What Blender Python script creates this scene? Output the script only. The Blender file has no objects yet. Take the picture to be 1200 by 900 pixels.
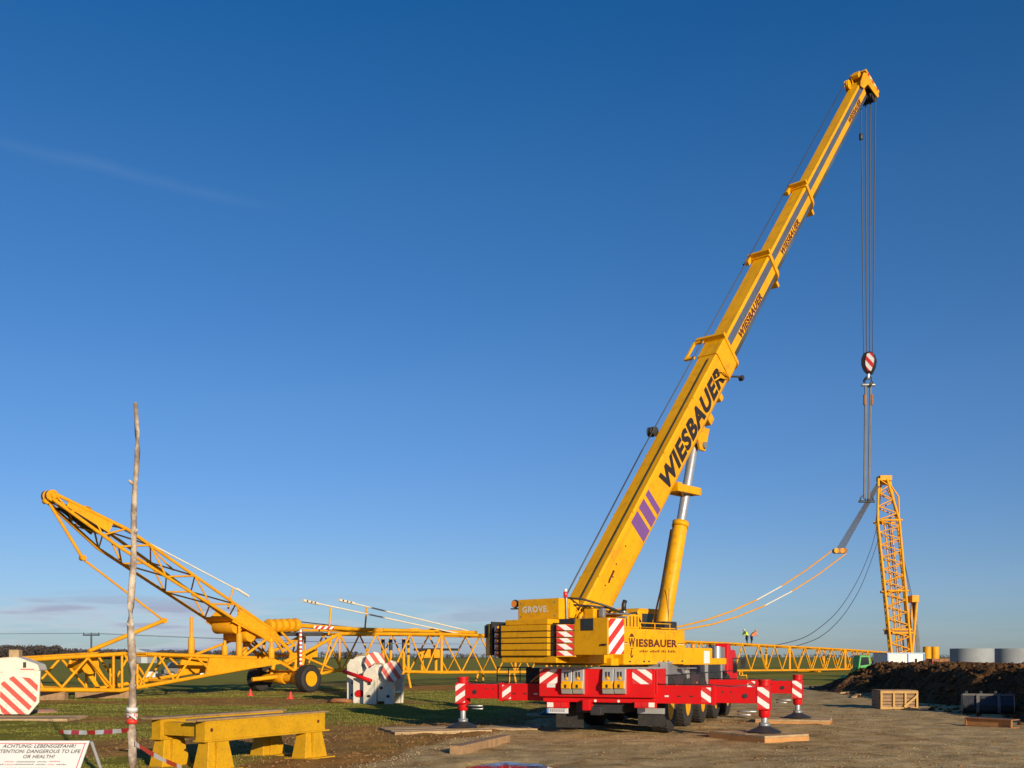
import bpy, bmesh, math, random
import numpy as np
from mathutils import Vector, Matrix, noise
random.seed(7); rng = np.random.default_rng(7)
V = Vector
scn = bpy.context.scene
COL = scn.collection
# ------------------------------------------------------------------ camera
HC = 1.95; F = 1200.0; HOR = 770.0           # eye height, focal length and horizon row of the 1200x900 photograph
cam = bpy.data.objects.new('camera', bpy.data.cameras.new('camera')); COL.objects.link(cam)
cam.location = (0, 0, HC); cam.rotation_euler = (math.radians(90), 0, 0)
cam.data.sensor_width = 36; cam.data.lens = 36; cam.data.shift_y = (HOR - 450) / 1200
cam.data.clip_start = .1; cam.data.clip_end = 9000
scn.camera = cam
# ------------------------------------------------------------------ light
SUN_EL = math.radians(13.5); SUN_AZ = math.radians(153)
sdir = V((math.sin(SUN_AZ) * math.cos(SUN_EL), math.cos(SUN_AZ) * math.cos(SUN_EL), math.sin(SUN_EL)))
sun = bpy.data.objects.new('sun', bpy.data.lights.new('sun', 'SUN')); COL.objects.link(sun)
sun.data.energy = 4.5; sun.data.angle = math.radians(.5); sun.data.color = (1, .85, .63)
sun.rotation_euler = sdir.to_track_quat('Z', 'Y').to_euler()
scn.view_settings.view_transform = 'Standard'; scn.view_settings.look = 'None'
scn.view_settings.exposure = .38; scn.view_settings.gamma = 1
world = bpy.data.worlds.new('World'); scn.world = world; world.use_nodes = True
wt = world.node_tree; wt.nodes.clear()
def N(t, kind, **kw):
    n = t.nodes.new(kind)
    for k, v in kw.items(): setattr(n, k, v)
    return n
def mth(t, op, a, b=None, c=None, clamp=False):
    n = N(t, 'ShaderNodeMath', operation=op); n.use_clamp = clamp
    for i, v in enumerate((a, b, c)):
        if v is None: continue
        if isinstance(v, (int, float)): n.inputs[i].default_value = v
        else: t.links.new(v, n.inputs[i])
    return n.outputs[0]
def pdir(px, py): return V(((px - 600) / F, 1, -(py - HOR) / F)).normalized()
def ramp(t, fac, stops):
    r = N(t, 'ShaderNodeValToRGB'); e = r.color_ramp.elements
    while len(e) < len(stops): e.new(.5)
    for k, (p, c) in enumerate(stops): e[k].position = p; e[k].color = (*c, 1)
    t.links.new(fac, r.inputs[0]); return r.outputs[0]
def build_world():
    t = wt; L = t.links.new
    out = N(t, 'ShaderNodeOutputWorld'); bg = N(t, 'ShaderNodeBackground'); bg.inputs[1].default_value = .10
    sky = N(t, 'ShaderNodeTexSky', sky_type='NISHITA'); sky.sun_disc = False
    sky.sun_elevation = SUN_EL; sky.sun_rotation = SUN_AZ
    sky.air_density = 1.0; sky.dust_density = .25; sky.ozone_density = 3.2; sky.altitude = 200
    hs = N(t, 'ShaderNodeHueSaturation'); hs.inputs['Saturation'].default_value = 1.22; hs.inputs['Value'].default_value = 1.0
    L(sky.outputs[0], hs.inputs['Color'])
    tc = N(t, 'ShaderNodeTexCoord'); sep = N(t, 'ShaderNodeSeparateXYZ'); L(tc.outputs['Generated'], sep.inputs[0])
    # clear winter air: the same gentle colour balance by height all the way round
    tr = N(t, 'ShaderNodeValToRGB'); el = tr.color_ramp.elements
    st = [(0, (.44, .57, .98)), (.09, (.61, .62, .84)), (.24, (.82, .74, .88)), (.41, (.68, .75, .88)), (.56, (.30, .67, .87)), (1, (.24, .64, .85))]
    while len(el) < len(st): el.new(.5)
    for k, (p_, c_) in enumerate(st): el[k].position = p_; el[k].color = (*c_, 1)
    L(sep.outputs[2], tr.inputs[0])
    tm = N(t, 'ShaderNodeMix', data_type='RGBA', blend_type='MULTIPLY'); tm.inputs[0].default_value = 1; L(hs.outputs[0], tm.inputs[6]); L(tr.outputs[0], tm.inputs[7])
    # low flat cloud bands near the horizon, all round
    mp = N(t, 'ShaderNodeMapping'); mp.inputs['Scale'].default_value = (6.5, 6.5, 70); L(tc.outputs['Generated'], mp.inputs[0])
    nz = N(t, 'ShaderNodeTexNoise'); nz.inputs['Scale'].default_value = 1.0; nz.inputs['Detail'].default_value = 6; L(mp.outputs[0], nz.inputs['Vector'])
    cl = mth(t, 'MULTIPLY_ADD', mth(t, 'SUBTRACT', nz.outputs[0], .43), 6.0, 0, clamp=True)
    top = mth(t, 'MULTIPLY_ADD', nz.outputs[0], .034, .038)
    band = mth(t, 'MULTIPLY', mth(t, 'SUBTRACT', top, sep.outputs[2]), 70, clamp=True)
    left = mth(t, 'MULTIPLY_ADD', sep.outputs[0], -1.9, .45, clamp=True)
    left = mth(t, 'MAXIMUM', left, .12)
    cf = mth(t, 'MULTIPLY', mth(t, 'MULTIPLY', cl, band), mth(t, 'MULTIPLY', left, .95))
    mx = N(t, 'ShaderNodeMix', data_type='RGBA'); L(cf, mx.inputs[0]); L(tm.outputs[2], mx.inputs[6]); L(ramp(t, nz.outputs[0], [(.47, (.42, .45, .50)), (.60, (.25, .28, .37))]), mx.inputs[6 + 1])
    sc = N(t, 'ShaderNodeVectorMath', operation='SCALE'); L(mx.inputs[7].links[0].from_socket, sc.inputs[0]); sc.inputs['Scale'].default_value = 11.5; L(sc.outputs[0], mx.inputs[7])
    # thin old condensation trail
    a, b = pdir(-40, 158), pdir(330, 246); n = a.cross(b).normalized(); mid = (a + b).normalized(); half = math.acos(a.dot(b)) / 2
    nn = N(t, 'ShaderNodeTexNoise'); nn.inputs['Scale'].default_value = 9; nn.inputs['Detail'].default_value = 5; L(tc.outputs['Generated'], nn.inputs['Vector'])
    def dot(vec):
        d = N(t, 'ShaderNodeVectorMath', operation='DOT_PRODUCT'); L(tc.outputs['Generated'], d.inputs[0]); d.inputs[1].default_value = vec
        return d.outputs['Value']
    dist = mth(t, 'ABSOLUTE', mth(t, 'ADD', dot(n), mth(t, 'MULTIPLY_ADD', nn.outputs[0], .012, -.006)))
    w = mth(t, 'SUBTRACT', 1, mth(t, 'DIVIDE', dist, .0075), clamp=True)
    al = mth(t, 'MULTIPLY', mth(t, 'SUBTRACT', dot(mid), math.cos(half * 1.05)), 1 / (1 - math.cos(half)) * 1.2, clamp=True)
    fac = mth(t, 'MULTIPLY', mth(t, 'MULTIPLY', w, al), mth(t, 'MULTIPLY', nn.outputs[0], .055))
    m2 = N(t, 'ShaderNodeMix', data_type='RGBA'); L(fac, m2.inputs[0]); L(mx.outputs[2], m2.inputs[6]); m2.inputs[7].default_value = (5.5, 6, 7.5, 1)
    L(m2.outputs[2], bg.inputs[0]); L(bg.outputs[0], out.inputs[0])
build_world()

# ------------------------------------------------------------------ pixel helpers (a pixel gives a direction, the distance comes from ground or plane)
def P(px, py, D): return V(((px - 600) / F * D, D, HC - (py - HOR) / F * D))
def G(px, py, z=0.0): D = F * (HC - z) / (py - HOR); return P(px, py, D)
# ------------------------------------------------------------------ materials
MATS = {}
def newmat(name):
    m = bpy.data.materials.new(name); m.use_nodes = True; t = m.node_tree; t.nodes.clear()
    o = N(t, 'ShaderNodeOutputMaterial'); b = N(t, 'ShaderNodeBsdfPrincipled'); t.links.new(b.outputs[0], o.inputs[0])
    MATS[name] = m
    return m, t, b
def nzt(t, scale, detail=4, coord='Object', rough=.55):
    tc = N(t, 'ShaderNodeTexCoord'); n = N(t, 'ShaderNodeTexNoise'); n.inputs['Scale'].default_value = scale; n.inputs['Detail'].default_value = detail; n.inputs['Roughness'].default_value = rough
    if coord == 'World':
        g = N(t, 'ShaderNodeNewGeometry'); t.links.new(g.outputs['Position'], n.inputs['Vector'])
    else: t.links.new(tc.outputs[coord], n.inputs['Vector'])
    return n.outputs[0]
def paint(name, col, rough=.45, metal=0, var=.18, scale=2.5, dirt=None, dirt_amt=.35, bump=.0, bscale=30, spec=.5):
    """painted or plain surface with uneven tone, wear spots and fine relief, in world space so shared meshes differ"""
    m, t, b = newmat(name)
    n1 = nzt(t, scale, 5, 'World'); n2 = nzt(t, scale * 7, 6, 'World', .65)
    lo = tuple(c * (1 - var) for c in col); hi = tuple(min(1, c * (1 + var * .6)) for c in col)
    c1 = ramp(t, n1, [(.3, lo), (.7, hi)])
    if dirt:
        f = ramp(t, n2, [(.50, (0, 0, 0)), (.72, (1, 1, 1))])
        mx = N(t, 'ShaderNodeMix', data_type='RGBA'); t.links.new(mth(t, 'MULTIPLY', f, dirt_amt), mx.inputs[0]); t.links.new(c1, mx.inputs[6]); mx.inputs[7].default_value = (*dirt, 1); c1 = mx.outputs[2]
    t.links.new(c1, b.inputs['Base Color'])
    rr = mth(t, 'MULTIPLY_ADD', n2, .3, rough - .15, clamp=True); t.links.new(rr, b.inputs['Roughness'])
    b.inputs['Metallic'].default_value = metal; b.inputs['Specular IOR Level'].default_value = spec
    if bump:
        bp = N(t, 'ShaderNodeBump'); bp.inputs['Strength'].default_value = bump; bp.inputs['Distance'].default_value = .02
        t.links.new(nzt(t, bscale, 6, 'World', .7), bp.inputs['Height']); t.links.new(bp.outputs[0], b.inputs['Normal'])
    return m
YEL = paint('crane_yellow', (.72, .345, .003), .45, var=.10, scale=.8, dirt=(.22, .11, .02), dirt_amt=.42, spec=.25)
def boom_paint():
    m = paint('boom_yellow', (.72, .345, .003), .45, var=.09, scale=.5, dirt=(.22, .11, .02), dirt_amt=.38, spec=.25); t = m.node_tree
    b = next(n for n in t.nodes if n.type == 'BSDF_PRINCIPLED'); c = b.inputs['Base Color'].links[0].from_socket
    tc = N(t, 'ShaderNodeTexCoord'); mp = N(t, 'ShaderNodeMapping'); mp.inputs['Scale'].default_value = (9, .28, 9); t.links.new(tc.outputs['Object'], mp.inputs[0])
    n = N(t, 'ShaderNodeTexNoise'); n.inputs['Scale'].default_value = 1; n.inputs['Detail'].default_value = 8; n.inputs['Roughness'].default_value = .7; t.links.new(mp.outputs[0], n.inputs['Vector'])
    f = ramp(t, n.outputs[0], [(.52, (0, 0, 0)), (.74, (1, 1, 1))])
    x = N(t, 'ShaderNodeMix', data_type='RGBA'); t.links.new(mth(t, 'MULTIPLY', f, .55), x.inputs[0]); t.links.new(c, x.inputs[6]); x.inputs[7].default_value = (.20, .10, .02, 1); t.links.new(x.outputs[2], b.inputs['Base Color'])
    bp = N(t, 'ShaderNodeBump'); bp.inputs['Strength'].default_value = .12; bp.inputs['Distance'].default_value = .05; t.links.new(nzt(t, 1.3, 3, 'World'), bp.inputs['Height']); t.links.new(bp.outputs[0], b.inputs['Normal'])
    return m
BOOMY = boom_paint()
ORA = paint('lattice_orange_yellow', (.74, .325, .006), .55, spec=.25, var=.16, scale=1.2, dirt=(.20, .085, .02), dirt_amt=.45)
TRY = paint('trestle_yellow', (.53, .285, .006), .6, spec=.25, var=.14, scale=3, dirt=(.20, .10, .02), dirt_amt=.5, bump=.15)
RED = paint('carrier_red', (.60, .007, .009), .45, spec=.25, var=.10, scale=1, dirt=(.16, .035, .02), dirt_amt=.40)
WHT = paint('white_paint', (.70, .65, .53), .55, var=.10, scale=3, dirt=(.30, .17, .08), dirt_amt=.42, bump=.06)
WHP = paint('white_plain', (.62, .62, .62), .5, var=.03)
BLK = paint('black_rubber', (.018, .017, .016), .75, var=.25, dirt=(.10, .08, .055), dirt_amt=.5, bump=.2)
DRK = paint('dark_steel', (.028, .028, .03), .5, var=.3, dirt=(.09, .07, .05), dirt_amt=.3)
GRY = paint('grey_steel', (.28, .29, .30), .42, metal=.4, var=.15, dirt=(.14, .11, .08), dirt_amt=.35)
BGR = paint('bare_boom_steel', (.30, .32, .34), .33, metal=.75, var=.18, scale=1.5, dirt=(.10, .09, .07), dirt_amt=.45)
ALU = paint('aluminium', (.50, .51, .50), .4, metal=.5, var=.1, dirt=(.25, .22, .17), dirt_amt=.3)
CHR = paint('chrome_rod', (.42, .44, .47), .36, metal=.55, var=.03)
PUR = paint('purple_stripe', (.16, .065, .24), .5, var=.06)
INK = paint('black_lettering', (.022, .014, .012), .5, var=.1)
INKB = paint('brown_lettering', (.10, .020, .008), .5, var=.1)
INKG = paint('grey_lettering', (.05, .05, .055), .6, var=.1)
INKW = paint('white_lettering', (.66, .62, .50), .5, var=.05)
INKR = paint('red_lettering', (.55, .10, .10), .5, var=.05)
WOOD = paint('raw_timber', (.33, .20, .10), .8, var=.3, scale=6, dirt=(.10, .06, .035), dirt_amt=.5, bump=.4)
PLY = paint('weathered_board', (.44, .31, .17), .85, var=.25, scale=3, dirt=(.16, .095, .045), dirt_amt=.6, bump=.4, spec=.1)
RUST = paint('rusty_steel', (.30, .12, .045), .75, var=.35, scale=5, dirt=(.10, .045, .02), dirt_amt=.6, bump=.3)
MATW = paint('varnished_mat_edge', (.50, .24, .075), .65, var=.2, scale=5, dirt=(.2, .1, .04), dirt_amt=.4, bump=.2)
CON = paint('concrete_tower', (.25, .27, .29), .8, var=.14, scale=.6, dirt=(.17, .17, .16), dirt_amt=.4)
BLU = paint('container_blue', (.08, .22, .50), .5)
GRN = paint('loader_green', (.02, .30, .04), .45)
GLS = paint('dark_glass', (.02, .025, .03), .08, var=.1)
ORL = paint('orange_lamp', (.8, .25, .02), .3)
REDL = paint('red_lamp', (.6, .02, .02), .25)
LAMP = paint('lamp_lens', (.75, .72, .65), .15)
SKIN = paint('skin', (.45, .26, .18), .6)
HIVY = paint('high_visibility_yellow', (.60, .75, .03), .7)
HIVO = paint('high_visibility_orange', (.85, .20, .04), .7)
JEAN = paint('dark_blue_trousers', (.03, .05, .11), .8)
ROPE = paint('wire_rope', (.07, .07, .075), .55, metal=.3)
ROPL = paint('bright_rope_bundle', (.15, .16, .18), .5, metal=.3)
BUCK = paint('bucket_blue_steel', (.032, .040, .050), .5, metal=.3, var=.3, dirt=(.22, .14, .08), dirt_amt=.6)
BWORN = paint('bucket_worn_side', (.42, .31, .18), .6, metal=.2, var=.3, dirt=(.2, .12, .06), dirt_amt=.6)
PLAST = paint('red_plastic', (.70, .04, .02), .5)

def stripes(name, ang, period, c1=(.62, .03, .03), c2=(.80, .79, .76), axis=None, duty=.5, dirt=.25):
    """red and white warning stripes printed on a plate, in the plate's own metres"""
    m, t, b = newmat(name)
    tc = N(t, 'ShaderNodeTexCoord'); d = N(t, 'ShaderNodeVectorMath', operation='DOT_PRODUCT'); t.links.new(tc.outputs['Object'], d.inputs[0])
    d.inputs[1].default_value = axis or (math.cos(ang) / period, math.sin(ang) / period, 0)
    fr = mth(t, 'FRACT', d.outputs['Value']); g = mth(t, 'GREATER_THAN', fr, duty)
    mx = N(t, 'ShaderNodeMix', data_type='RGBA'); t.links.new(g, mx.inputs[0]); mx.inputs[6].default_value = (*c1, 1); mx.inputs[7].default_value = (*c2, 1)
    f = ramp(t, nzt(t, 14, 6, 'World', .7), [(.5, (0, 0, 0)), (.75, (1, 1, 1))])
    m2 = N(t, 'ShaderNodeMix', data_type='RGBA'); t.links.new(mth(t, 'MULTIPLY', f, dirt), m2.inputs[0]); t.links.new(mx.outputs[2], m2.inputs[6]); m2.inputs[7].default_value = (.22, .15, .10, 1)
    t.links.new(m2.outputs[2], b.inputs['Base Color']); b.inputs['Roughness'].default_value = .45
    return m
ST_R = stripes('warning_stripes_rising', math.radians(-55), .24)      # red bands rising to the right
ST_L = stripes('warning_stripes_falling', math.radians(55), .24)
ST_RB = stripes('warning_stripes_rising_wide', math.radians(-50), .30)
ST_HB = stripes('warning_stripes_block', math.radians(48), .30, c1=(.55, .07, .05), c2=(.68, .64, .56), dirt=.8)
ST_P = stripes('warning_post_bands', 0, 1, axis=(0, 0, 9))
TAPE = stripes('barrier_tape_bands', 0, 1, axis=(2.6, 0, 0), dirt=.1)

# ------------------------------------------------------------------ object helpers
WM = {}
def reg(o, M): WM[o.name] = M.copy(); return o
def tag(o, label=None, cat=None, group=None, kind=None):
    if label: o['label'] = label
    if cat: o['category'] = cat
    if group: o['group'] = group
    if kind: o['kind'] = kind
    return o
def link(o, M, parent=None):
    COL.objects.link(o)
    if parent is not None:
        o.parent = parent; o.matrix_parent_inverse = WM[parent.name].inverted()
    o.matrix_basis = M
    return reg(o, M)
def thing(name, loc, label, cat, group=None, rz=0):
    o = bpy.data.objects.new(name, None); o.empty_display_size = .3
    link(o, Matrix.Translation(V(loc)) @ Matrix.Rotation(rz, 4, 'Z'))
    return tag(o, label, cat, group)
I4 = Matrix.Identity(4)
def bm_obj(name, bm, mat, parent=None, M=I4, smooth=False):
    me = bpy.data.meshes.new(name); bm.normal_update(); bm.to_mesh(me); bm.free()
    for m in (mat if isinstance(mat, (list, tuple)) else [mat]): me.materials.append(m)
    if smooth:
        for p in me.polygons: p.use_smooth = True
    return link(bpy.data.objects.new(name, me), M, parent)
UC = {}
def unit_cyl(mat, sides):
    k = (mat.name, sides)
    if k not in UC:
        bm = bmesh.new(); bmesh.ops.create_cone(bm, cap_ends=True, segments=sides, radius1=1, radius2=1, depth=1)
        bmesh.ops.translate(bm, verts=bm.verts, vec=(0, 0, .5))
        me = bpy.data.meshes.new('tube'); bm.to_mesh(me); bm.free(); me.materials.append(mat)
        for p in me.polygons: p.use_smooth = len(p.vertices) == 4
        UC[k] = me
    return UC[k]
def tube(name, a, b, r, mat, parent=None, sides=8, M=I4):
    a = M @ V(a); b = M @ V(b); d = b - a; L = d.length
    if L < 1e-4: return None
    q = d.to_track_quat('Z', 'Y').to_matrix().to_4x4()
    return link(bpy.data.objects.new(name, unit_cyl(mat, sides)), Matrix.Translation(a) @ q @ Matrix.Diagonal((r, r, L, 1)), parent)
def pipe_bm(bm, pts, r, sides=6):
    pts = [V(p) for p in pts]; rings = []
    for i, p in enumerate(pts):
        d = (pts[min(i + 1, len(pts) - 1)] - pts[max(i - 1, 0)]).normalized()
        u = d.cross(V((0, 0, 1)));  u = u.normalized() if u.length > 1e-3 else V((1, 0, 0)); w = d.cross(u)
        rr = r[i] if isinstance(r, (list, tuple)) else r
        rings.append([bm.verts.new(p + (u * math.cos(k * 2 * math.pi / sides) + w * math.sin(k * 2 * math.pi / sides)) * rr) for k in range(sides)])
    for A, B in zip(rings, rings[1:]):
        for k in range(sides): bm.faces.new((A[k], A[(k + 1) % sides], B[(k + 1) % sides], B[k]))
    bm.faces.new(rings[0][::-1]); bm.faces.new(rings[-1])
def pipe(name, pts, r, mat, parent=None, M=I4, sides=6):
    bm = bmesh.new(); pipe_bm(bm, pts, r, sides); bmesh.ops.recalc_face_normals(bm, faces=bm.faces)
    return bm_obj(name, bm, mat, parent, M, True)
def add_box(bm, lo, hi, bev=0):
    ret = bmesh.ops.create_cube(bm, size=1); vs = ret['verts']
    for v in vs: v.co = V([(lo[i] + hi[i]) / 2 + v.co[i] * (hi[i] - lo[i]) for i in range(3)])
    if bev:
        es = list({e for v in vs for e in v.link_edges}); bmesh.ops.bevel(bm, geom=es, offset=bev, segments=2, affect='EDGES', profile=.7)
def box(name, lo, hi, mat, parent=None, M=I4, bev=.0):
    """box in frame M; the object's origin is the box's low corner, so plates carry their print in metres"""
    lo = V(lo); hi = V(hi); bm = bmesh.new(); add_box(bm, (0, 0, 0), hi - lo, bev)
    return bm_obj(name, bm, mat, parent, M @ Matrix.Translation(lo))
def prism(name, pts, axis, a, b, mat, parent=None, M=I4, bev=0):
    """polygon pts in the plane of the other two axes, extruded along axis from a to b"""
    bm = bmesh.new(); ax = 'xyz'.index(axis)
    def mk(p, w):
        c = list(p); c.insert(ax, w); return V(c)
    A = [bm.verts.new(mk(p, a)) for p in pts]; B = [bm.verts.new(mk(p, b)) for p in pts]
    bm.faces.new(A); bm.faces.new(B[::-1])
    for i in range(len(pts)): j = (i + 1) % len(pts); bm.faces.new((A[i], B[i], B[j], A[j]))
    bmesh.ops.recalc_face_normals(bm, faces=bm.faces)
    if bev: bmesh.ops.bevel(bm, geom=bm.edges[:], offset=bev, segments=1, affect='EDGES')
    return bm_obj(name, bm, mat, parent, M)
def quadplate(name, c4, th, mat, parent=None):
    """flat plate through four world points with thickness"""
    c4 = [V(c) for c in c4]; n = (c4[1] - c4[0]).cross(c4[3] - c4[0]).normalized() * th / 2
    bm = bmesh.new(); A = [bm.verts.new(c + n) for c in c4]; B = [bm.verts.new(c - n) for c in c4]
    bm.faces.new(A); bm.faces.new(B[::-1])
    for i in range(4): j = (i + 1) % 4; bm.faces.new((A[i], B[i], B[j], A[j]))
    bmesh.ops.recalc_face_normals(bm, faces=bm.faces)
    return bm_obj(name, bm, mat, parent)
def lathe(name, prof, mat, parent=None, M=I4, seg=28, smooth=True):
    """profile of (radius, height) revolved about local z"""
    bm = bmesh.new(); rings = []
    for r, z in prof: rings.append([bm.verts.new((r * math.cos(k * 2 * math.pi / seg), r * math.sin(k * 2 * math.pi / seg), z)) for k in range(seg)])
    for A, B in zip(rings, rings[1:]):
        for k in range(seg): bm.faces.new((A[k], A[(k + 1) % seg], B[(k + 1) % seg], B[k]))
    bm.faces.new(rings[0][::-1]); bm.faces.new(rings[-1]); bmesh.ops.recalc_face_normals(bm, faces=bm.faces)
    o = bm_obj(name, bm, mat, parent, M)
    if smooth:
        for p in o.data.polygons: p.use_smooth = len(p.vertices) == 4
        try: o.data.set_sharp_from_angle(angle=math.radians(35))
        except Exception: pass
    return o
def frame(o, x, y, z):
    x = V(x).normalized(); y = V(y).normalized(); z = V(z).normalized()
    return Matrix(((x.x, y.x, z.x, o[0]), (x.y, y.y, z.y, o[1]), (x.z, y.z, z.z, o[2]), (0, 0, 0, 1)))
def plate(name, origin, ux, uy, w, h, mat, parent=None, th=.012):
    """thin printed plate lying in ux, uy at origin, proud along ux x uy"""
    ux = V(ux).normalized(); uy = V(uy).normalized(); bm = bmesh.new(); add_box(bm, (0, 0, 0), (w, h, th))
    return bm_obj(name, bm, mat, parent, frame(origin, ux, uy, ux.cross(uy)))
def text(name, body, origin, ux, uy, w, h, mat, parent=None, bold=.0, shear=0., th=.004, align='L'):
    cu = bpy.data.curves.new('lettering', 'FONT'); cu.body = body; cu.size = 1; cu.offset = bold; cu.shear = shear; cu.space_character = 1.0 + bold * 2.2; cu.resolution_u = 3
    tmp = bpy.data.objects.new('lettering', cu); COL.objects.link(tmp)
    me = bpy.data.meshes.new_from_object(tmp.evaluated_get(bpy.context.evaluated_depsgraph_get()))
    bpy.data.objects.remove(tmp)
    co = np.empty(len(me.vertices) * 3); me.vertices.foreach_get('co', co); co = co.reshape(-1, 3)
    lo, hi = co.min(0), co.max(0); s = np.array([w / (hi[0] - lo[0]), h / (hi[1] - lo[1])])
    co[:, :2] = (co[:, :2] - lo[:2]) * s; co[:, 2] = th; me.vertices.foreach_set('co', co.ravel()); me.materials.clear(); me.materials.append(mat); me.update()
    ux = V(ux).normalized(); uy = V(uy).normalized(); uz = ux.cross(uy).normalized()
    return link(bpy.data.objects.new(name, me), frame(origin, ux, uy, uz), parent)
def dup(o, M, parent=None, **kw):
    """copy of a thing with its parts and sub-parts, set at matrix M"""
    c = o.copy(); COL.objects.link(c)
    if parent: c.parent = parent
    if M is not None: c.matrix_basis = M; reg(c, M)
    for ch in o.children: dup(ch, None, c)
    if M is not None: tag(c, **kw)
    return c

# ================================================================== ground
def gnoise(x, y, s, o=4): return noise.fractal(V((x * s, y * s, 3.7)), 1.0, 2.0, o)
def sstep(a, b, x): t = min(1, max(0, (x - a) / (b - a))); return t * t * (3 - 2 * t)
PUD = (-.03, 18.15)
def gravel_mask(x, y):
    edge = -2.9 + .283 * (y - 18.3) + .7 * gnoise(x, y, .22, 3)
    if y > 45: edge += (y - 45) * .12
    m = sstep(-.5, .5, x - edge)
    far = 1 - sstep(62, 80, y + 3 * gnoise(x, y, .1, 2))
    return m * far
def mud_mask(x, y):
    edge = -2.9 + .283 * (y - 18.3)
    d = edge - x + 1.5 * gnoise(x + 40, y, .28, 4)
    a = (1 - sstep(1.0, 3.8, d)) * (1 - sstep(45, 60, y))
    b = .85 * sstep(.04, .38, gnoise(x * .55, y + 90, .13, 4)) * (1 - sstep(60, 90, y))
    return max(a, b)
def track(x, y):
    """wheel ruts running along the gravel track"""
    r = 0
    for off in (7.6, 9.6):
        c = off - .17 * (y - 24) + .35 * math.sin(y * .13)
        r -= .05 * math.exp(-((x - c) / .20) ** 2) - .03 * math.exp(-((x - c - .42) / .16) ** 2)
    r *= .65 + .6 * gnoise(x, y, .8, 4) + .12 * math.sin(y * 17)
    return r * sstep(10, 16, y) * (1 - sstep(60, 70, y))
def gz(x, y):
    g = gravel_mask(x, y)
    z = (.026 * gnoise(x, y, .55, 5) + (.026 * gnoise(x + 5, y, 2.1, 5) if y < 60 else 0)) * g + .035 * gnoise(x, y, .9, 5) * (1 - g)
    if y < 60: z += mud_mask(x, y) * (1 - g) * .05 * (gnoise(x, y, 1.7, 5))
    z += track(x, y) * g
    e = ((x - PUD[0]) / .95) ** 2 + ((y - PUD[1]) / 1.5) ** 2 + .35 * gnoise(x, y, .9, 3)
    z -= .10 * (1 - sstep(.35, 1.15, e))
    return z
def build_ground():
    def axis(lo, hi, step, far, g):
        a = list(np.arange(lo, hi, step)); s = step; v = a[-1]
        while v < far[1]: s *= g; v += s; a.append(v)
        s = step; v = a[0]; pre = []
        while v > far[0]: s *= g; v -= s; pre.append(v)
        return pre[::-1] + a
    xs = axis(-15, 21, .15, (-3500, 3500), 1.13); ys = axis(11, 46, .13, (-400, 6000), 1.09)
    nx, ny = len(xs), len(ys); vs = []; gm = []; mm = []
    for y in ys:
        for x in xs:
            near = -120 < x < 120 and 5 < y < 160
            vs.append((x, y, gz(x, y) if near else 0)); gm.append(gravel_mask(x, y) if near else 0); mm.append(mud_mask(x, y) if near else 0)
    idx = np.arange(nx * ny).reshape(ny, nx)
    f = np.stack([idx[:-1, :-1], idx[:-1, 1:], idx[1:, 1:], idx[1:, :-1]], -1).reshape(-1, 4)
    me = bpy.data.meshes.new('ground'); me.from_pydata(vs, [], f.tolist())
    for nm, dat in (('gravel', gm), ('mud', mm)):
        at = me.attributes.new(nm, 'FLOAT', 'POINT'); at.data.foreach_set('value', dat)
    for p in me.polygons: p.use_smooth = True
    m, t, b = newmat('ground_of_grass_mud_and_gravel'); L = t.links.new
    def att(n): a = N(t, 'ShaderNodeAttribute', attribute_name=n); return a.outputs['Fac']
    fine = nzt(t, 9, 7, 'World', .7); mid = nzt(t, 1.1, 6, 'World', .65); big = nzt(t, .12, 4, 'World'); peb = nzt(t, 38, 4, 'World', .7)
    vor = N(t, 'ShaderNodeTexVoronoi'); vor.inputs['Scale'].default_value = 22; gg = N(t, 'ShaderNodeNewGeometry'); L(gg.outputs['Position'], vor.inputs['Vector'])
    vd = vor.outputs['Distance']
    grass = ramp(t, mth(t, 'ADD', mth(t, 'MULTIPLY', fine, .5), mth(t, 'MULTIPLY', mid, .5)), [(.34, (.15, .130, .018)), (.5, (.22, .195, .026)), (.66, (.33, .23, .04))])
    gfar = ramp(t, big, [(.35, (.20, .215, .036)), (.65, (.28, .25, .045))])
    cd = N(t, 'ShaderNodeCameraData')
    sp = N(t, 'ShaderNodeSeparateXYZ'); L(gg.outputs['Position'], sp.inputs[0])
    ff = mth(t, 'MULTIPLY', mth(t, 'SUBTRACT', sp.outputs[1], 45), .02, clamp=True)
    def mix(f_, a, b_):
        x = N(t, 'ShaderNodeMix', data_type='RGBA'); L(f_, x.inputs[0]); L(a, x.inputs[6]); L(b_, x.inputs[7]); return x.outputs[2]
    c = mix(mth(t, 'MULTIPLY', ff, .7), grass, gfar)
    mud = ramp(t, mth(t, 'ADD', mth(t, 'MULTIPLY', fine, .6), mth(t, 'MULTIPLY', mid, .4)), [(.35, (.17, .085, .024)), (.52, (.32, .17, .048)), (.68, (.46, .27, .10))])
    mf = mth(t, 'MULTIPLY', mth(t, 'ADD', att('mud'), mth(t, 'MULTIPLY_ADD', mid, 1.1, -.62)), 1.6, clamp=True)
    c = mix(mf, c, mud)
    gr = ramp(t, mth(t, 'ADD', mth(t, 'MULTIPLY', peb, .38), mth(t, 'ADD', mth(t, 'MULTIPLY', fine, .36), mth(t, 'MULTIPLY', mid, .26))), [(.38, (.23, .142, .055)), (.48, (.46, .315, .140)), (.57, (.60, .445, .225)), (.66, (.72, .585, .37))])
    grd = ramp(t, mth(t, 'ADD', mth(t, 'MULTIPLY', big, .4), mth(t, 'MULTIPLY', mid, .6)), [(.36, (.52, .46, .39)), (.45, (.85, .82, .77)), (.58, (1.0, 1.0, 1.0))])
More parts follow.
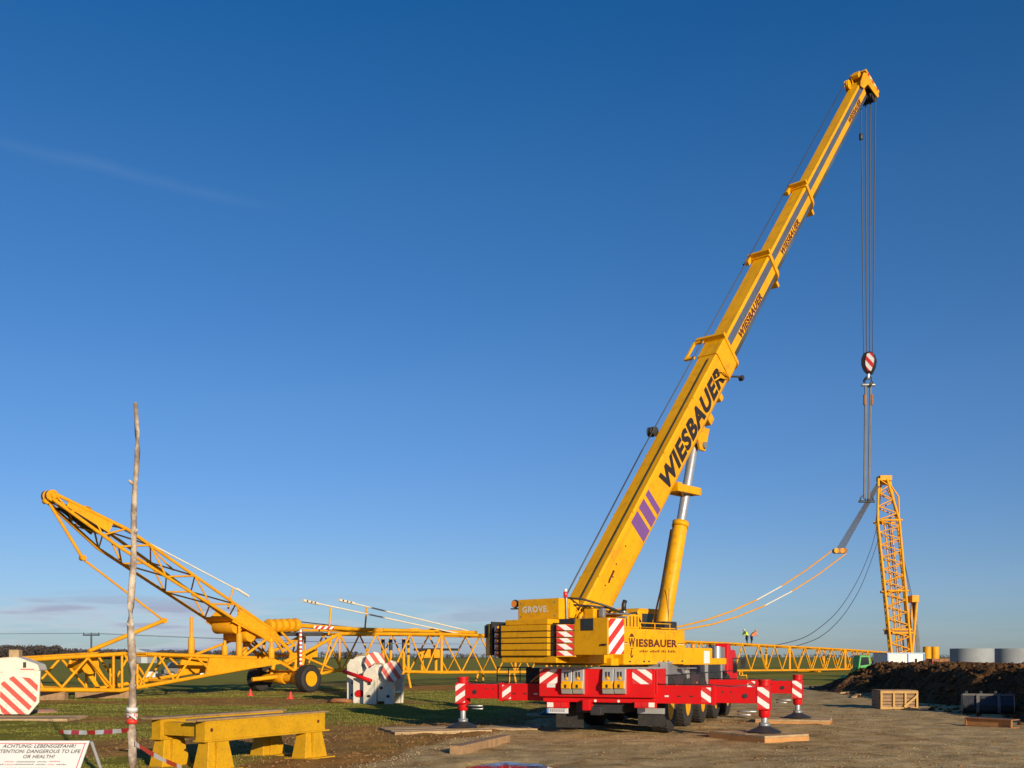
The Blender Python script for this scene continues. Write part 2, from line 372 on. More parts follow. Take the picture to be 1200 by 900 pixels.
    mm_ = N(t, 'ShaderNodeMix', data_type='RGBA', blend_type='MULTIPLY'); mm_.inputs[0].default_value = 1; L(gr, mm_.inputs[6]); L(grd, mm_.inputs[7])
    gf = mth(t, 'MULTIPLY_ADD', mth(t, 'ADD', att('gravel'), mth(t, 'MULTIPLY_ADD', mid, .8, -.4)), 2.2, -.6, clamp=True)
    c = mix(gf, c, mm_.outputs[2])
    L(c, b.inputs['Base Color']); b.inputs['Roughness'].default_value = .95; b.inputs['Specular IOR Level'].default_value = .04
    bp = N(t, 'ShaderNodeBump'); bp.inputs['Strength'].default_value = .5; bp.inputs['Distance'].default_value = .03
    L(mth(t, 'ADD', mth(t, 'MULTIPLY', fine, .8), mth(t, 'ADD', mth(t, 'MULTIPLY', peb, .35), mth(t, 'MULTIPLY', vd, .25))), bp.inputs['Height']); L(mth(t, 'MULTIPLY_ADD', mth(t, 'SUBTRACT', sp.outputs[1], 18, clamp=False), -.016, .62, clamp=True), bp.inputs['Strength']); L(bp.outputs[0], b.inputs['Normal'])
    me.materials.append(m); o = bpy.data.objects.new('ground', me); link(o, I4); tag(o, kind='structure')
build_ground()
# puddle
def build_puddle():
    m, t, b = newmat('muddy_water'); b.inputs['Base Color'].default_value = (.035, .026, .018, 1); b.inputs['Roughness'].default_value = .03; b.inputs['IOR'].default_value = 1.33
    b.inputs['Specular IOR Level'].default_value = .9
    bp = N(t, 'ShaderNodeBump'); bp.inputs['Strength'].default_value = .05; bp.inputs['Distance'].default_value = .02; t.links.new(nzt(t, 5, 3, 'World'), bp.inputs['Height']); t.links.new(bp.outputs[0], b.inputs['Normal'])
    bm = bmesh.new(); ring = [bm.verts.new((PUD[0] + 1.3 * math.cos(k * .1963), PUD[1] + 2.0 * math.sin(k * .1963), -.040)) for k in range(32)]; bm.faces.new(ring)
    tag(bm_obj('puddle_water', bm, m), kind='structure')
build_puddle()
def soup(name, verts, faces, mat, label=None, cat=None, parent=None, attr=None):
    me = bpy.data.meshes.new(name); n = len(verts); verts = np.asarray(verts, dtype=np.float32); faces = np.asarray(faces, dtype=np.int32); k = faces.shape[1]
    me.vertices.add(n); me.vertices.foreach_set('co', verts.ravel()); me.loops.add(faces.size); me.loops.foreach_set('vertex_index', faces.ravel())
    me.polygons.add(len(faces)); me.polygons.foreach_set('loop_start', np.arange(0, faces.size, k, dtype=np.int32)); me.polygons.foreach_set('loop_total', np.full(len(faces), k, dtype=np.int32))
    me.update(calc_edges=True); me.validate(); me.materials.append(mat)
    o = link(bpy.data.objects.new(name, me), I4, parent); tag(o, label, cat, kind='stuff'); return o
def build_grass():
    m, t, b = newmat('grass_blade'); oi = nzt(t, .8, 3, 'World')
    n2 = nzt(t, 14, 2, 'World'); t.links.new(ramp(t, mth(t, 'ADD', mth(t, 'MULTIPLY', oi, .6), mth(t, 'MULTIPLY', n2, .4)), [(.35, (.115, .125, .012)), (.55, (.165, .160, .020)), (.7, (.23, .18, .03))]), b.inputs['Base Color']); b.inputs['Roughness'].default_value = .6
    vs = []; n = 0
    while n < 95000:
        y = 15.5 + (random.random() ** 1.7) * 48; x = -.56 * y + random.random() * (.56 * y + 8)
        if gravel_mask(x, y) > .12 or random.random() < mud_mask(x, y) * 1.05: continue
        if gnoise(x, y, .5, 3) + random.random() * .5 < .05: continue
        h = random.uniform(.010, .032) * (1 + (y - 16) * .012); a = random.random() * 6.283; w = .006 + y * .00028; z = gz(x, y) - .004
        dx, dy = math.cos(a) * w, math.sin(a) * w; lx, ly = random.uniform(-.5, .5) * h, random.uniform(-.5, .5) * h
        vs += [(x - dx, y - dy, z), (x + dx, y + dy, z), (x + lx, y + ly, z + h)]; n += 1
    soup('grass', vs, np.arange(len(vs)).reshape(-1, 3), m, 'short green winter grass growing over the field beside the gravel', 'grass')
build_grass()
OCT = np.array([(1, 0, 0), (-1, 0, 0), (0, 1, 0), (0, -1, 0), (0, 0, 1), (0, 0, -1)], float)
OCF = np.array([(0, 2, 4), (2, 1, 4), (1, 3, 4), (3, 0, 4), (2, 0, 5), (1, 2, 5), (3, 1, 5), (0, 3, 5)])
def lumps(name, pts, mat, label, cat):
    vs = []; fs = []
    for (x, y, z, s) in pts:
        o = OCT * s * rng.uniform(.55, 1.25, (6, 1)) * np.array([1, 1, .7]); a = random.random() * 6.28; c, d = math.cos(a), math.sin(a)
        o = o @ np.array([[c, -d, .2], [d, c, .1], [-.1, -.2, 1]]) + np.array([x, y, z]); fs.append(OCF + len(vs) * 6); vs.append(o)
    soup(name, np.concatenate(vs), np.concatenate(fs), mat, label, cat)
def build_stones():
    st = paint('stone', (.36, .265, .15), .9, var=.5, scale=15, bump=.2); pts = []
    while len(pts) < 6500:
        y = 15.5 + (random.random() ** 1.5) * 42; x = -4 + random.random() * (.56 * y + 5)
        if gravel_mask(x, y) < .5 or ((x - PUD[0]) / 1.5) ** 2 + ((y - PUD[1]) / 1.6) ** 2 < 1 or random.random() > .35 + .9 * gnoise(x, y, .35, 3): continue
        pts.append((x, y, gz(x, y) + .004, .006 + .020 * random.random() ** 3))
    # pale stony edge of the gravel
    for _ in range(900):
        y = random.uniform(16, 34); x = -2.6 + .283 * (y - 18.3) + random.gauss(0, .22); pts.append((x, y, gz(x, y) + .004, .008 + .022 * random.random() ** 2))
    lumps('gravel', pts, st, 'pale loose stones strewn over the gravel track', 'gravel')
    cl = paint('clod', (.22, .115, .042), .95, var=.4, scale=8, bump=.3); pts = []
    while len(pts) < 4600:
        y = 16 + random.random() * 25; x = -9 + random.random() * 24
        mk = mud_mask(x, y) * (1 - gravel_mask(x, y))
        if random.random() > max(mk * .8, .16 * gravel_mask(x, y) * max(0, gnoise(x, y, .4, 3) + .25)): continue
        pts.append((x, y, gz(x, y), .010 + .05 * random.random() ** 3))
    lumps('mud_clods', pts, cl, 'brown clods of churned mud along the grass edge', 'mud')
build_stones()

# ================================================================== soil bank on the right
def foot_x(y): return 16.1 + (y - 32.5) * .13 + .8 * gnoise(0, y, .25, 3)
def bank_z(x, y):
    d = x - foot_x(y)
    end = sstep(70, 60, y) if False else 1 - sstep(62, 70, y)
    lobe = math.exp(-(((x - 21.6) / 2.4) ** 2 + ((y - 58.5) / 5) ** 2)) * 1.0          # rounded end heap
    h = 1.52 * sstep(0, 2.9, d) * end
    h = max(h, lobe * 1.62)
    r = sstep(0, .5, h)
    q = h + r * (.24 * gnoise(x, y, .75, 5) + .16 * gnoise(x + 9, y, 2.4, 4)) * (1 if h < 1.35 else .75)
    return q - .12 * (1 - r)
def build_bank():
    m, t, b = newmat('dug_soil'); L = t.links.new
    c = ramp(t, mth(t, 'ADD', mth(t, 'MULTIPLY', nzt(t, 5, 7, 'World', .7), .55), mth(t, 'MULTIPLY', nzt(t, .7, 4, 'World'), .45)), [(.36, (.040, .020, .008)), (.5, (.105, .050, .018)), (.66, (.22, .11, .04))])
    gp = ramp(t, nzt(t, .45, 5, 'World', .6), [(.60, (0, 0, 0)), (.68, (1, 1, 1))])
    x = N(t, 'ShaderNodeMix', data_type='RGBA'); L(mth(t, 'MULTIPLY', gp, .55), x.inputs[0]); L(c, x.inputs[6]); x.inputs[7].default_value = (.05, .065, .016, 1)
    L(x.outputs[2], b.inputs['Base Color']); b.inputs['Roughness'].default_value = .95; b.inputs['Specular IOR Level'].default_value = .15
    bp = N(t, 'ShaderNodeBump'); bp.inputs['Strength'].default_value = 1; bp.inputs['Distance'].default_value = .12; L(nzt(t, 7, 8, 'World', .72), bp.inputs['Height']); L(bp.outputs[0], b.inputs['Normal'])
    xs = np.concatenate([np.arange(13.5, 24, .13), np.arange(24, 75, 1.2)]); ys = np.arange(27, 76, .17)
    vs = [(x_, y_, bank_z(x_, y_)) for y_ in ys for x_ in xs]; nx, ny = len(xs), len(ys); idx = np.arange(nx * ny).reshape(ny, nx)
    f = np.stack([idx[:-1, :-1], idx[:-1, 1:], idx[1:, 1:], idx[1:, :-1]], -1).reshape(-1, 4)
    me = bpy.data.meshes.new('soil_bank'); me.from_pydata(vs, [], f.tolist()); me.materials.append(m)
    tag(link(bpy.data.objects.new('soil_bank', me), I4), kind='structure')
    pts = []
    while len(pts) < 4200:
        y = random.uniform(29, 66); x = foot_x(y) + random.uniform(-1.5, 5.5)
        z = bank_z(x, y); z = max(z, gz(x, y))
        if x < foot_x(y) and random.random() > .25: continue
        pts.append((x, y, z, .03 + .16 * random.random() ** 3))
    lumps('soil_clods', pts, m, 'dark brown lumps of dug soil on the bank', 'soil')
build_bank()

# ================================================================== lattice booms of the dismantled crawler crane
BL0 = 74.4; BS = 1.42
def BD(px): return BL0 / (1 - BS * (px - 600) / F)                       # distance of the boom's near side at a column of the picture
def BP(px, py): return P(px, py, BD(px))
BU = V((1, BS, 0)).normalized(); BV = V((BU.y, -BU.x, 0))                # along the boom; across it, to the near side
def lattice(parent, A, B, up, side, w0, w1, h0, h1, n, rc, rb, mat, faces='nftb', start=0., posts=True, cn='chord', bn='brace'):
    """four-chord lattice between A and B; widths along side and up, one object for each chord and brace"""
    A = V(A); B = V(B); up = V(up).normalized(); side = V(side).normalized()
    def pt(t, s, u):
        w = (w0 + (w1 - w0) * t) / 2; h = (h0 + (h1 - h0) * t) / 2
        return A.lerp(B, t) + side * s * w + up * u * h
    for s in (1, -1):
        for u in (1, -1): tube(cn, pt(0, s, u), pt(1, s, u), rc, mat, parent, 8)
    ts = [k / n for k in range(n + 1)]
    for k in range(n):
        a, b = ts[k], ts[k + 1]; up_first = k % 2 == 0; q = 1 if up_first else -1
        if 'n' in faces: tube(bn, pt(a, 1, q), pt(b, 1, -q), rb, mat, parent, 6)
        if 'f' in faces: tube(bn, pt(a, -1, -q), pt(b, -1, q), rb, mat, parent, 6)
        if 't' in faces: tube(bn, pt(a, q, 1), pt(b, -q, 1), rb * .8, mat, parent, 6)
        if 'b' in faces: tube(bn, pt(a, -q, -1), pt(b, q, -1), rb * .8, mat, parent, 6)
    return pt
# --- main boom, near face traced at a few columns, resting on the wheeled axle and on stands
LB = thing('lattice_boom', G(361, 811), 'long orange yellow lattice crane boom laid level behind the mobile crane on a wheeled axle', 'crane boom')
BW = 2.9
def seg(x0, yt0, yb0, x1, yt1, yb1, n, par, rc=.105, rb=.058, joints=True):
    a_t, a_b, b_t, b_b = BP(x0, yt0), BP(x0, yb0), BP(x1, yt1), BP(x1, yb1)
    off = BV * BW
    A = (a_t + a_b) / 2 - off / 2; B = (b_t + b_b) / 2 - off / 2
    pt = lattice(par, A, B, (0, 0, 1), BV, BW, BW, a_t.z - a_b.z, b_t.z - b_b.z, n, rc, rb, ORA)
    if joints:
        for t in (0.0, 1.0):
            for s in (1, -1): tube('post', pt(t, s, 1), pt(t, s, -1), rb * 1.1, ORA, par, 6)
            tube('cross_tie', pt(t, 1, 1), pt(t, -1, 1), rb, ORA, par, 6); tube('cross_tie', pt(t, 1, -1), pt(t, -1, -1), rb, ORA, par, 6)
    return pt
seg(398, 742.5, 785, 517, 743.2, 788, 6, LB)
seg(518, 743.2, 788, 640, 746.5, 787.5, 6, LB)
seg(641, 746.5, 787.5, 760, 750, 786.5, 6, LB)
seg(761, 750, 786.5, 848, 753.5, 786, 6, LB, rb=.06)
seg(849, 753.5, 786, 925, 757.5, 785.5, 8, LB, rb=.065)
seg(926, 757.5, 785.5, 990, 761, 784.5, 8, LB, rb=.07)
seg(991, 761, 784.5, 1040, 764.5, 783.5, 8, LB, rb=.075)
# tapered foot of the boom towards the axle
ptA = [BP(398, 742.5), BP(398, 785), BP(398, 742.5) - BV * BW, BP(398, 785) - BV * BW]
for s in (0, 1):
    o = -BV * BW * s
    tube('chord', BP(398, 742.5) + o, BP(352, 768) + o, .10, ORA, LB); tube('chord', BP(398, 785) + o, BP(376, 789.5) + o, .10, ORA, LB)
    tube('chord', BP(376, 789.5) + o, BP(345, 787) + o, .10, ORA, LB)
    tube('brace', BP(390, 784) + o, BP(352, 768) + o, .07, ORA, LB); tube('brace', BP(352, 768) + o, BP(345, 787) + o, .08, ORA, LB)
    tube('brace', BP(345, 770) + o, BP(322, 742) + o, .10, ORA, LB); tube('brace', BP(352, 745) + o, BP(345, 787) + o, .085, ORA, LB)
    tube('brace', BP(330, 741) + o, BP(344, 756) + o, .07, ORA, LB); tube('brace', BP(344, 756) + o, BP(330, 764) + o, .06, ORA, LB)
    quadplate('gusset_plate', [BP(340, 765) + o, BP(358, 765) + o, BP(356, 775) + o, BP(338, 776) + o], .08, ORA, LB)
    tube('brace', BP(398, 743) + o, BP(381, 779) + o, .06, ORA, LB); tube('brace', BP(390, 744) + o, BP(376, 789) + o, .055, ORA, LB)
    tube('brace', BP(352, 790) + o, BP(328, 776) + o, .09, ORA, LB)
for y in (768, 787): tube('cross_tie', BP(348, y), BP(348, y) - BV * BW, .08, ORA, LB)
quadplate('name_board', [BP(371, 762) - BV * 1.2, BP(389, 761) - BV * 1.2, BP(389, 770) - BV * 1.2, BP(373, 771) - BV * 1.2], .05, ORA, LB)
# joint pads, roller box and pendant bars lying along the boom's top
tube('top_rail', BP(345, 732) - BV * .5, BP(420, 737) - BV * .5, .13, ORA, LB); tube('top_rail', BP(420, 737) - BV * .5, BP(565, 741) - BV * .5, .11, ORA, LB)
tube('top_rail', BP(385, 738) - BV * 2.2, BP(560, 740) - BV * 2.2, .08, ORA, LB)
for x in (450, 492, 516): 
    p = BP(x, 738) - BV * .5; box('joint_block', p - V((.32, .25, .12)), p + V((.32, .25, .10)), ORA, LB, bev=.03)
# rope rolls on the boom foot
ro = BP(330, 733); rax = (BU * .2 + V((0, 0, 0)) + BU).normalized()
for k in range(5):
    c = BP(323 + k * 7.5, 733.5 - k * .3); d = BU
    M = frame(c - BV * .8, BV.cross(BU), BV, BU) @ Matrix.Identity(4)
    lathe('roller', [(.28, -.17), (.37, -.15), (.40, 0), (.37, .15), (.28, .17)], ORA, LB, frame(c - BV * .5, BV, V((0, 0, 1)), -BU if False else BV.cross(V((0, 0, 1)))), seg=18)
box('guide_tray', BP(343, 743) - BV * 1.3 - V((.5, .3, .1)), BP(343, 743) - BV * 1.3 + V((2.6, .3, .12)), DRK, LB)
plate('warning_strip', BP(368, 737) + V((0, -.06, 0)), BU, (0, 0, 1), 1.6, .18, ST_RB, LB)
# axle carrying the boom
wp1 = G(361, 811.5); wr = .76; wp2 = wp1 - BV * 3.9
def wheel(name, c, axis_out, r, wdt, rim_mat, parent, seg=28, hub=None, lugs=30):
    """tyre about axis_out, with tread lugs, rim and hub"""
    ax = V(axis_out).normalized(); u = ax.cross(V((0, 0, 1))).normalized(); M = frame(c, u, ax.cross(u), ax); h = wdt / 2
    w = bpy.data.objects.new(name, None); w.empty_display_size = .2; link(w, M, parent)
    lathe('tyre', [(r * .56, -h * .9), (r * .62, -h), (r * .86, -h), (r * .95, -h * .86), (r * .985, -h * .6), (r * .985, h * .6), (r * .95, h * .86), (r * .86, h), (r * .62, h), (r * .56, h * .9), (r * .54, h * .5), (r * .54, -h * .5)], BLK, w, M, seg)
    if lugs:
        bm = bmesh.new()
        for k in range(lugs):
            for s in (-1, 1):
                a = 2 * math.pi * (k + (.25 if s > 0 else 0)) / lugs; R = Matrix.Rotation(a, 3, 'Z'); vs = bmesh.ops.create_cube(bm, size=1)['verts']
                for v in vs:
                    z = v.co.z; v.co = R @ V((r * .985 + v.co.x * r * .03, v.co.y * r * .11 + s * z * r * .10, s * h * .46 + z * h * .84))
        bm_obj('tread', bm, BLK, w, M)
    lathe('rim', [(r * .56, h * .86), (r * .55, h * .80), (r * .50, h * .72), (r * .46, h * .35), (r * .24, h * .30), (r * .22, h * .62), (r * .12, h * .64)], rim_mat, w, M, seg)
    lathe('rim', [(r * .55, -h * .80), (r * .46, -h * .35), (r * .2, -h * .3)], rim_mat, w, M, seg)
    if hub:
        for k in range(10):
            a = k * math.pi / 5; tube('wheel_nut', (r * .36 * math.cos(a), r * .36 * math.sin(a), h * .28), (r * .36 * math.cos(a), r * .36 * math.sin(a), h * .42), .022, GRY, w, 6, M)
    return w
for p, s in ((wp1, 1), (wp2, -1)):
    wheel('wheel', p + V((0, 0, wr)), BV * s, wr, .62, YEL, LB, hub=True)
ax0 = wp1 + V((0, 0, wr)); ax1 = wp2 + V((0, 0, wr))
tube('axle', ax0 - BV * .35, ax1 + BV * .35, .24, ORA, LB, 14); tube('axle_collar', ax0 - BV * .5, ax0 - BV * 1.0, .34, ORA, LB, 14); tube('axle_collar', ax1 + BV * 1.3, ax1 + BV * 2.1, .31, ORA, LB, 14)
tube('drawbar', ax0 - BV * 2.2 + V((0, 0, .1)), ax0 - BV * 2.6 - BU * 1.7 - V((0, 0, .05)), .12, ORA, LB, 10)
for k in (.7, 3.0):
    tube('axle_stay', ax0 - BV * k, ax0 - BV * k + V((0, 0, 1.1)) + BU * .3, .12, ORA, LB, 8)
tube('striped_post', P(352.3, 781, BD(352) - .7), P(352.3, 738, BD(352) - .7), .075, ST_P, LB, 10)
# stands under the far part of the boom
def stand(px, base_y, w=.9):
    b = BP(px, base_y); b -= BV * BW / 2; b.z = 0; h = BP(px, 785.5).z - .08
    e = thing('boom_stand', b, 'yellow steel stand under the far length of the long lattice boom', 'stand', 'steel stands carrying the long lattice boom')
    for s in (-1, 1):
        for u in (-1, 1): tube('leg', b + BV * s * 1.5 + BU * u * w * .5, b + BV * s * 1.4 + BU * u * w * .3 + V((0, 0, h)), .08, ORA, e, 8)
    for s in (-1, 1): tube('bearer', b + BV * 1.55 + BU * s * w * .3 + V((0, 0, h - .07)), b - BV * 1.55 + BU * s * w * .3 + V((0, 0, h - .07)), .09, ORA, e, 8)
for x in (475, 600, 745, 868, 960): stand(x, 790)
# --- folded jib: lattice box and tapering arm left of the axle
JB = thing('jib_section', G(140, 815), 'orange yellow lattice jib section with a cable drum lying behind the bare pole', 'crane boom')
def JP(px, py, s=0): return BP(px, py) - BV * 2.2 * s
for s in (0, 1):
    tube('chord', JP(34, 773, s), JP(147, 766, s), .10, ORA, JB); tube('chord', JP(40, 808, s), JP(141, 809, s), .10, ORA, JB); tube('chord', JP(141, 809, s), JP(205, 798, s), .10, ORA, JB)
    tube('chord', JP(205, 798, s), JP(300, 781, s), .10, ORA, JB); tube('chord', JP(172, 766.5, s), JP(300, 771, s), .10, ORA, JB)
    for a, b in (((50, 782), (72, 805)), ((72, 806), (103, 771)), ((34, 775), (50, 806)), ((103, 771), (132, 806)), ((133, 767), (133, 808)), ((143, 767), (143, 808)), ((145, 766), (172, 806)),
                 ((161, 778), (161, 804)), ((164, 803), (183, 768)), ((186, 768), (204, 797)), ((206, 797), (225, 769)), ((229, 769), (249, 788)), ((249, 788), (266, 771))):
        tube('brace', JP(*a, s), JP(*b, s), .062, ORA, JB, 6)
    quadplate('arm_plate', [JP(245, 771, s), JP(320, 772, s), JP(333, 777, s), JP(240, 793, s)], .12, ORA, JB)
    tube('arm_pin', JP(333, 776, s), JP(352, 768, s), .12, ORA, JB)
for a in ((34, 773), (147, 766), (72, 806), (141, 809), (205, 798), (172, 766), (103, 770), (300, 776)):
    tube('cross_tie', JP(*a, 0), JP(*a, 1), .07, ORA, JB, 6)
for a, b in (((34, 773), (103, 770)), ((147, 766), (103, 770)), ((172, 766), (225, 769)), ((300, 771), (225, 769))): tube('brace', JP(*a, 0), JP(*b, 1), .055, ORA, JB, 6)
# cable drum in the box
dc = JP(114, 779, .5); Md = frame(dc, BU, V((0, 0, 1)), BU.cross(V((0, 0, 1))))
dr = lathe('cable_drum', [(.20, -.55), (.44, -.55), (.44, -.49), (.34, -.47), (.34, .47), (.44, .49), (.44, .55), (.20, .55)], ORA, JB, Md, seg=24)
for s in (.05, .45): quadplate('drum_bracket', [JP(104, 772, s), JP(116, 780, s), JP(131, 805, s), JP(126, 805, s)], .07, ORA, JB)
# timber blocks under the box
for x in (60, 138):
    p = JP(x, 812, .5); z = JP(x, 808).z - .10
    e = box('timber_block', (p.x - 1.3, p.y - .2, -.02), (p.x + 1.3, p.y + .2, z), WOOD, bev=.02); tag(e, 'squared timber bearer under the lattice jib near the ' + ('striped hook block' if x == 60 else 'bare pole'), 'timber', 'timber bearers under the jib')
# --- raised strut (lattice A-frame leaning left)
ST = thing('luffing_strut', V((BP(318, 742).x, BP(318, 742).y, 0)), 'raised orange yellow lattice strut leaning over the field with plated tip', 'crane strut')
sA = BP(318, 745); sB = BP(65, 581); sdirv = (sB - sA).normalized(); sup = BV.cross(sdirv).normalized()
if sup.z < 0: sup = -sup
sA0 = sA - BV * 1.15; sB0 = sB - BV * .45; sK = sA0.lerp(sB0, .74)
ptS = lattice(ST, sA0, sK, sup, BV, 2.3, 1.6, .66, .98, 7, .082, .05, ORA)
ptH = lattice(ST, sK, sB0, sup, BV, 1.6, .60, .98, .26, 4, .085, .045, ORA)
def SPT(t, s, u): return ptS(t / .74, s, u) if t <= .74 else ptH((t - .74) / .26, s, u)
for s in (1, -1):
    quadplate('tip_plate', [SPT(.79, s, -.35), SPT(.79, s, 1), SPT(.95, s, .95), SPT(.95, s, -.5)], .05, ORA, ST)
    quadplate('foot_plate', [SPT(-.02, s, -1), SPT(-.02, s, 1), SPT(.17, s, 1), SPT(.20, s, -1.5)], .05, ORA, ST)
quadplate('belly_plate', [SPT(.80, .9, -.35), SPT(.80, -.9, -.35), SPT(.95, -.9, -.6), SPT(.95, .9, -.6)], .04, DRK, ST)
quadplate('belly_plate', [SPT(.02, 1, -.9), SPT(.02, -1, -.9), SPT(.22, -1, -1.1), SPT(.22, 1, -1.1)], .04, ORA, ST)
for k in range(4):
    t = .965 - k * .02
    lathe('tip_sheave', [(.08, -.05), (.27, -.05), (.23, 0), (.27, .05), (.08, .05)], ORA if k % 2 else DRK, ST, frame(SPT(1.0, -.8 + k * .5, .2), sdirv, sup, BV), seg=18)
tube('head_axle', SPT(1.0, 1.3, .1), SPT(1.0, -1.3, .1), .12, ORA, ST, 10)
box('sheave_guard', SPT(.88, 0, 1) - V((.3, .3, .05)), SPT(.88, 0, 1) + V((.3, .3, .22)), ORA, ST, bev=.04)
for t_ in (.08, .155): tube('hoist_drum', SPT(t_, .75, -1.5), SPT(t_, -.75, -1.5), .36, ORA, ST, 20)
for x, yt, yb, s in ((281, 712, 769, 0.02), (253, 722, 769, .9), (292, 740, 769, .9), (318, 742, 772, .0), (318, 742, 772, 1.)):
    tube('stay', JP(x, yt, s), JP(x, yb, s), .085, ORA, ST, 8); tube('stay_sleeve', JP(x, (yt + yb) / 2 + 2, s), JP(x, yb, s), .17, ORA, ST, 10)
for a, b, s in (((286, 769), (319, 744), 0), ((258, 768), (319, 744), 1), ((297, 768), (319, 746), .6), ((318, 744), (332, 764), 0), ((319, 744), (345, 768), 0), ((318, 746), (345, 768), 1)):
    tube('stay', JP(*a, s), JP(*b, s), .075, ORA, ST, 8)
tube('hinge_pin', JP(318, 743, -.05), JP(318, 743, 1.05), .16, ORA, ST, 10)
# link bars from the strut's tip down to the jib box, and white pendant bars with carriers
def linkbar(name, pts, r, mat, s=.3, knobs=()):
    for a, b in zip(pts, pts[1:]): tube(name, JP(*a, s), JP(*b, s), r, mat, ST, 8)
for s in (.25,):
    linkbar('link_bar', [(62, 582), (106, 655)], .075, ORA, s); linkbar('link_bar', [(106, 655), (200, 727)], .055, ORA, s); linkbar('link_bar', [(200, 727), (112, 763)], .10, ORA, s)
    for q in ((105, 653), (200, 727), (62, 586)):
        a = JP(*q, s); tube('link_eye', a - BV * .12, a + BV * .12, .13, ORA, ST, 12)
tube('luffing_rope', JP(90, 583, .4), JP(176, 629, .4), .035, ROPE, ST, 6)
tube('pendant_bar', JP(176, 629, .4), JP(292, 691, .4), .045, WHT, ST, 8); tube('pendant_end', JP(290, 689, .4), JP(304, 698, .4), .075, WHT, ST, 8); tube('pendant_end', JP(171, 627, .4), JP(182, 633, .4), .07, DRK, ST, 8)
tube('bar_carrier', JP(286, 689, .4), SPT(.18, 0, 1), .05, ORA, ST, 6); tube('bar_carrier', JP(181, 632, .4), SPT(.47, 0, 1), .05, ORA, ST, 6)
for pts, pxs, off in (([(355, 703.5), (540, 743)], (388,), .2), ([(397, 703), (560, 742)], (430,), .75)):
    a, b = pts
    JQ = lambda x, y, o_: P(x, y, BD(x) + 1.6 * o_)
    tube('pendant_bar', JQ(*a, off), JQ(*b, off), .05, WHT, LB, 8)
    tube('pendant_end', JQ(*a, off), JQ(a[0] + 18, a[1] + 3.9, off), .09, WHT, LB, 8)
    for k in (4, 9, 13): c = JQ(a[0] + k, a[1] + k * .215, off); tube('pendant_bolt', c + BV * .07, c + BV * .12, .05, DRK, LB, 6)
    for px in pxs: 
        q = a[1] + (px - a[0]) * (b[1] - a[1]) / (b[0] - a[0]); tube('bar_carrier', JQ(px, q, off), JQ(px - 3, 744, off), .055, ORA, LB, 6)
tube('luffing_rope', JP(352, 726, .6), JP(440, 736, .6), .03, ROPE, LB, 6)
# dark bands of lacing and hose trays inside the boom
for x in (471, 480, 495):
    tube('ballast_rod', BP(x, 748) - BV * 1.6, BP(x, 786) - BV * 1.6, .10, ORA, LB, 8); tube('rod_sleeve', BP(x, 749) - BV * 1.6, BP(x, 762) - BV * 1.6, .115, DRK, LB, 8)
box('winch', BP(528, 766) - BV * 1.8 - V((.7, .4, .3)), BP(528, 766) - BV * 1.8 + V((.7, .4, .3)), ORA, LB, bev=.1)
tube('winch_shaft', BP(510, 761) - BV * 1.8, BP(560, 761) - BV * 1.8, .08, DRK, LB, 8)
for x in (519, 535): tube('winch_leg', BP(x, 766) - BV * 1.8, BP(x, 787) - BV * 1.8, .11, ORA, LB, 8)

# ================================================================== derrick mast of the crawler crane, far right
DD = 156.0
def DP(px, py, dy=0): q = P(px, py, DD); return V((q.x, q.y + dy, q.z))
CC = thing('crawler_crane', (DP(1052, 783).x, DD, 0), 'distant yellow crawler crane with a tall leaning lattice mast behind the white site container', 'crawler crane')
def mast(tl, tr, yt, bl, br, yb, dep_t, dep_b, n, rc, rb):
    def pt(t, s, d):
        xl = bl + (tl - bl) * t; xr = br + (tr - br) * t; y = yb + (yt - yb) * t; dep = dep_b + (dep_t - dep_b) * t
        return DP(xl if s < 0 else xr, y, d * dep / 2) + V((d * .5, 0, 0))
    for s in (-1, 1):
        for d in (-1, 1): tube('chord', pt(0, s, d), pt(1, s, d), rc, ORA, CC, 8)
    for k in range(n):
        a, b = k / n, (k + 1) / n; q = 1 if k % 2 else -1
        for d in (-1, 1): tube('brace', pt(a, q, d), pt(b, -q, d), rb, ORA, CC, 6)
        for s in (-1, 1): tube('brace', pt(a, s, q), pt(b, s, -q), rb, ORA, CC, 6)
    return pt
m1 = mast(1028, 1053, 611, 1044, 1067, 768, 3.2, 3.4, 22, .20, .085)
m2 = mast(1031, 1041, 562, 1028, 1053, 611, 1.6, 3.2, 6, .20, .10)
for xa, xb, dd in ((1033, 1049, -1.0), (1047, 1063, 1.1), (1050, 1066, -.4)): tube('inner_pendant', DP(xa, 608, dd), DP(xb, 766, dd), .12, ORA, CC, 6)
for k in range(18): tube('brace', DP(1033 + 16 * k / 18, 612 + 152 * k / 18, -1), DP(1047 + 16 * (k + .6) / 18, 612 + 152 * (k + .6) / 18, 1.1), .05, ORA, CC, 6)
tube('ladder_rail', DP(1037, 612, .3), DP(1054, 766, .3), .09, ORA, CC, 6); tube('ladder_rail', DP(1042, 612, .3), DP(1058, 766, .3), .09, ORA, CC, 6)
for k in range(22):
    t = k / 21; tube('rung', DP(1037 + 17 * t, 613 + 152 * t, .3), DP(1042 + 16 * t, 613 + 152 * t, .3), .06, ORA, CC, 6)
for y, x0, x1 in ((611, 1028, 1053), (693, 1036, 1060), (738, 1040, 1064), (742, 1041, 1065)):
    for d in (-1.6, 1.6): tube('cross_tie', DP(x0, y, d), DP(x1, y, d), .17, ORA, CC, 8)
box('walkway', DP(1041, 740, -1.7) - V((0, 0, .25)), DP(1065, 738, 1.7) , RUST, CC)
for k, x in enumerate((1032, 1036, 1040)): lathe('head_sheave', [(.2, -.12), (.75, -.12), (.68, 0), (.75, .12), (.2, .12)], ORA, CC, frame(DP(x, 563), (0, 1, 0), (0, 0, 1), (1, 0, 0)), seg=16)
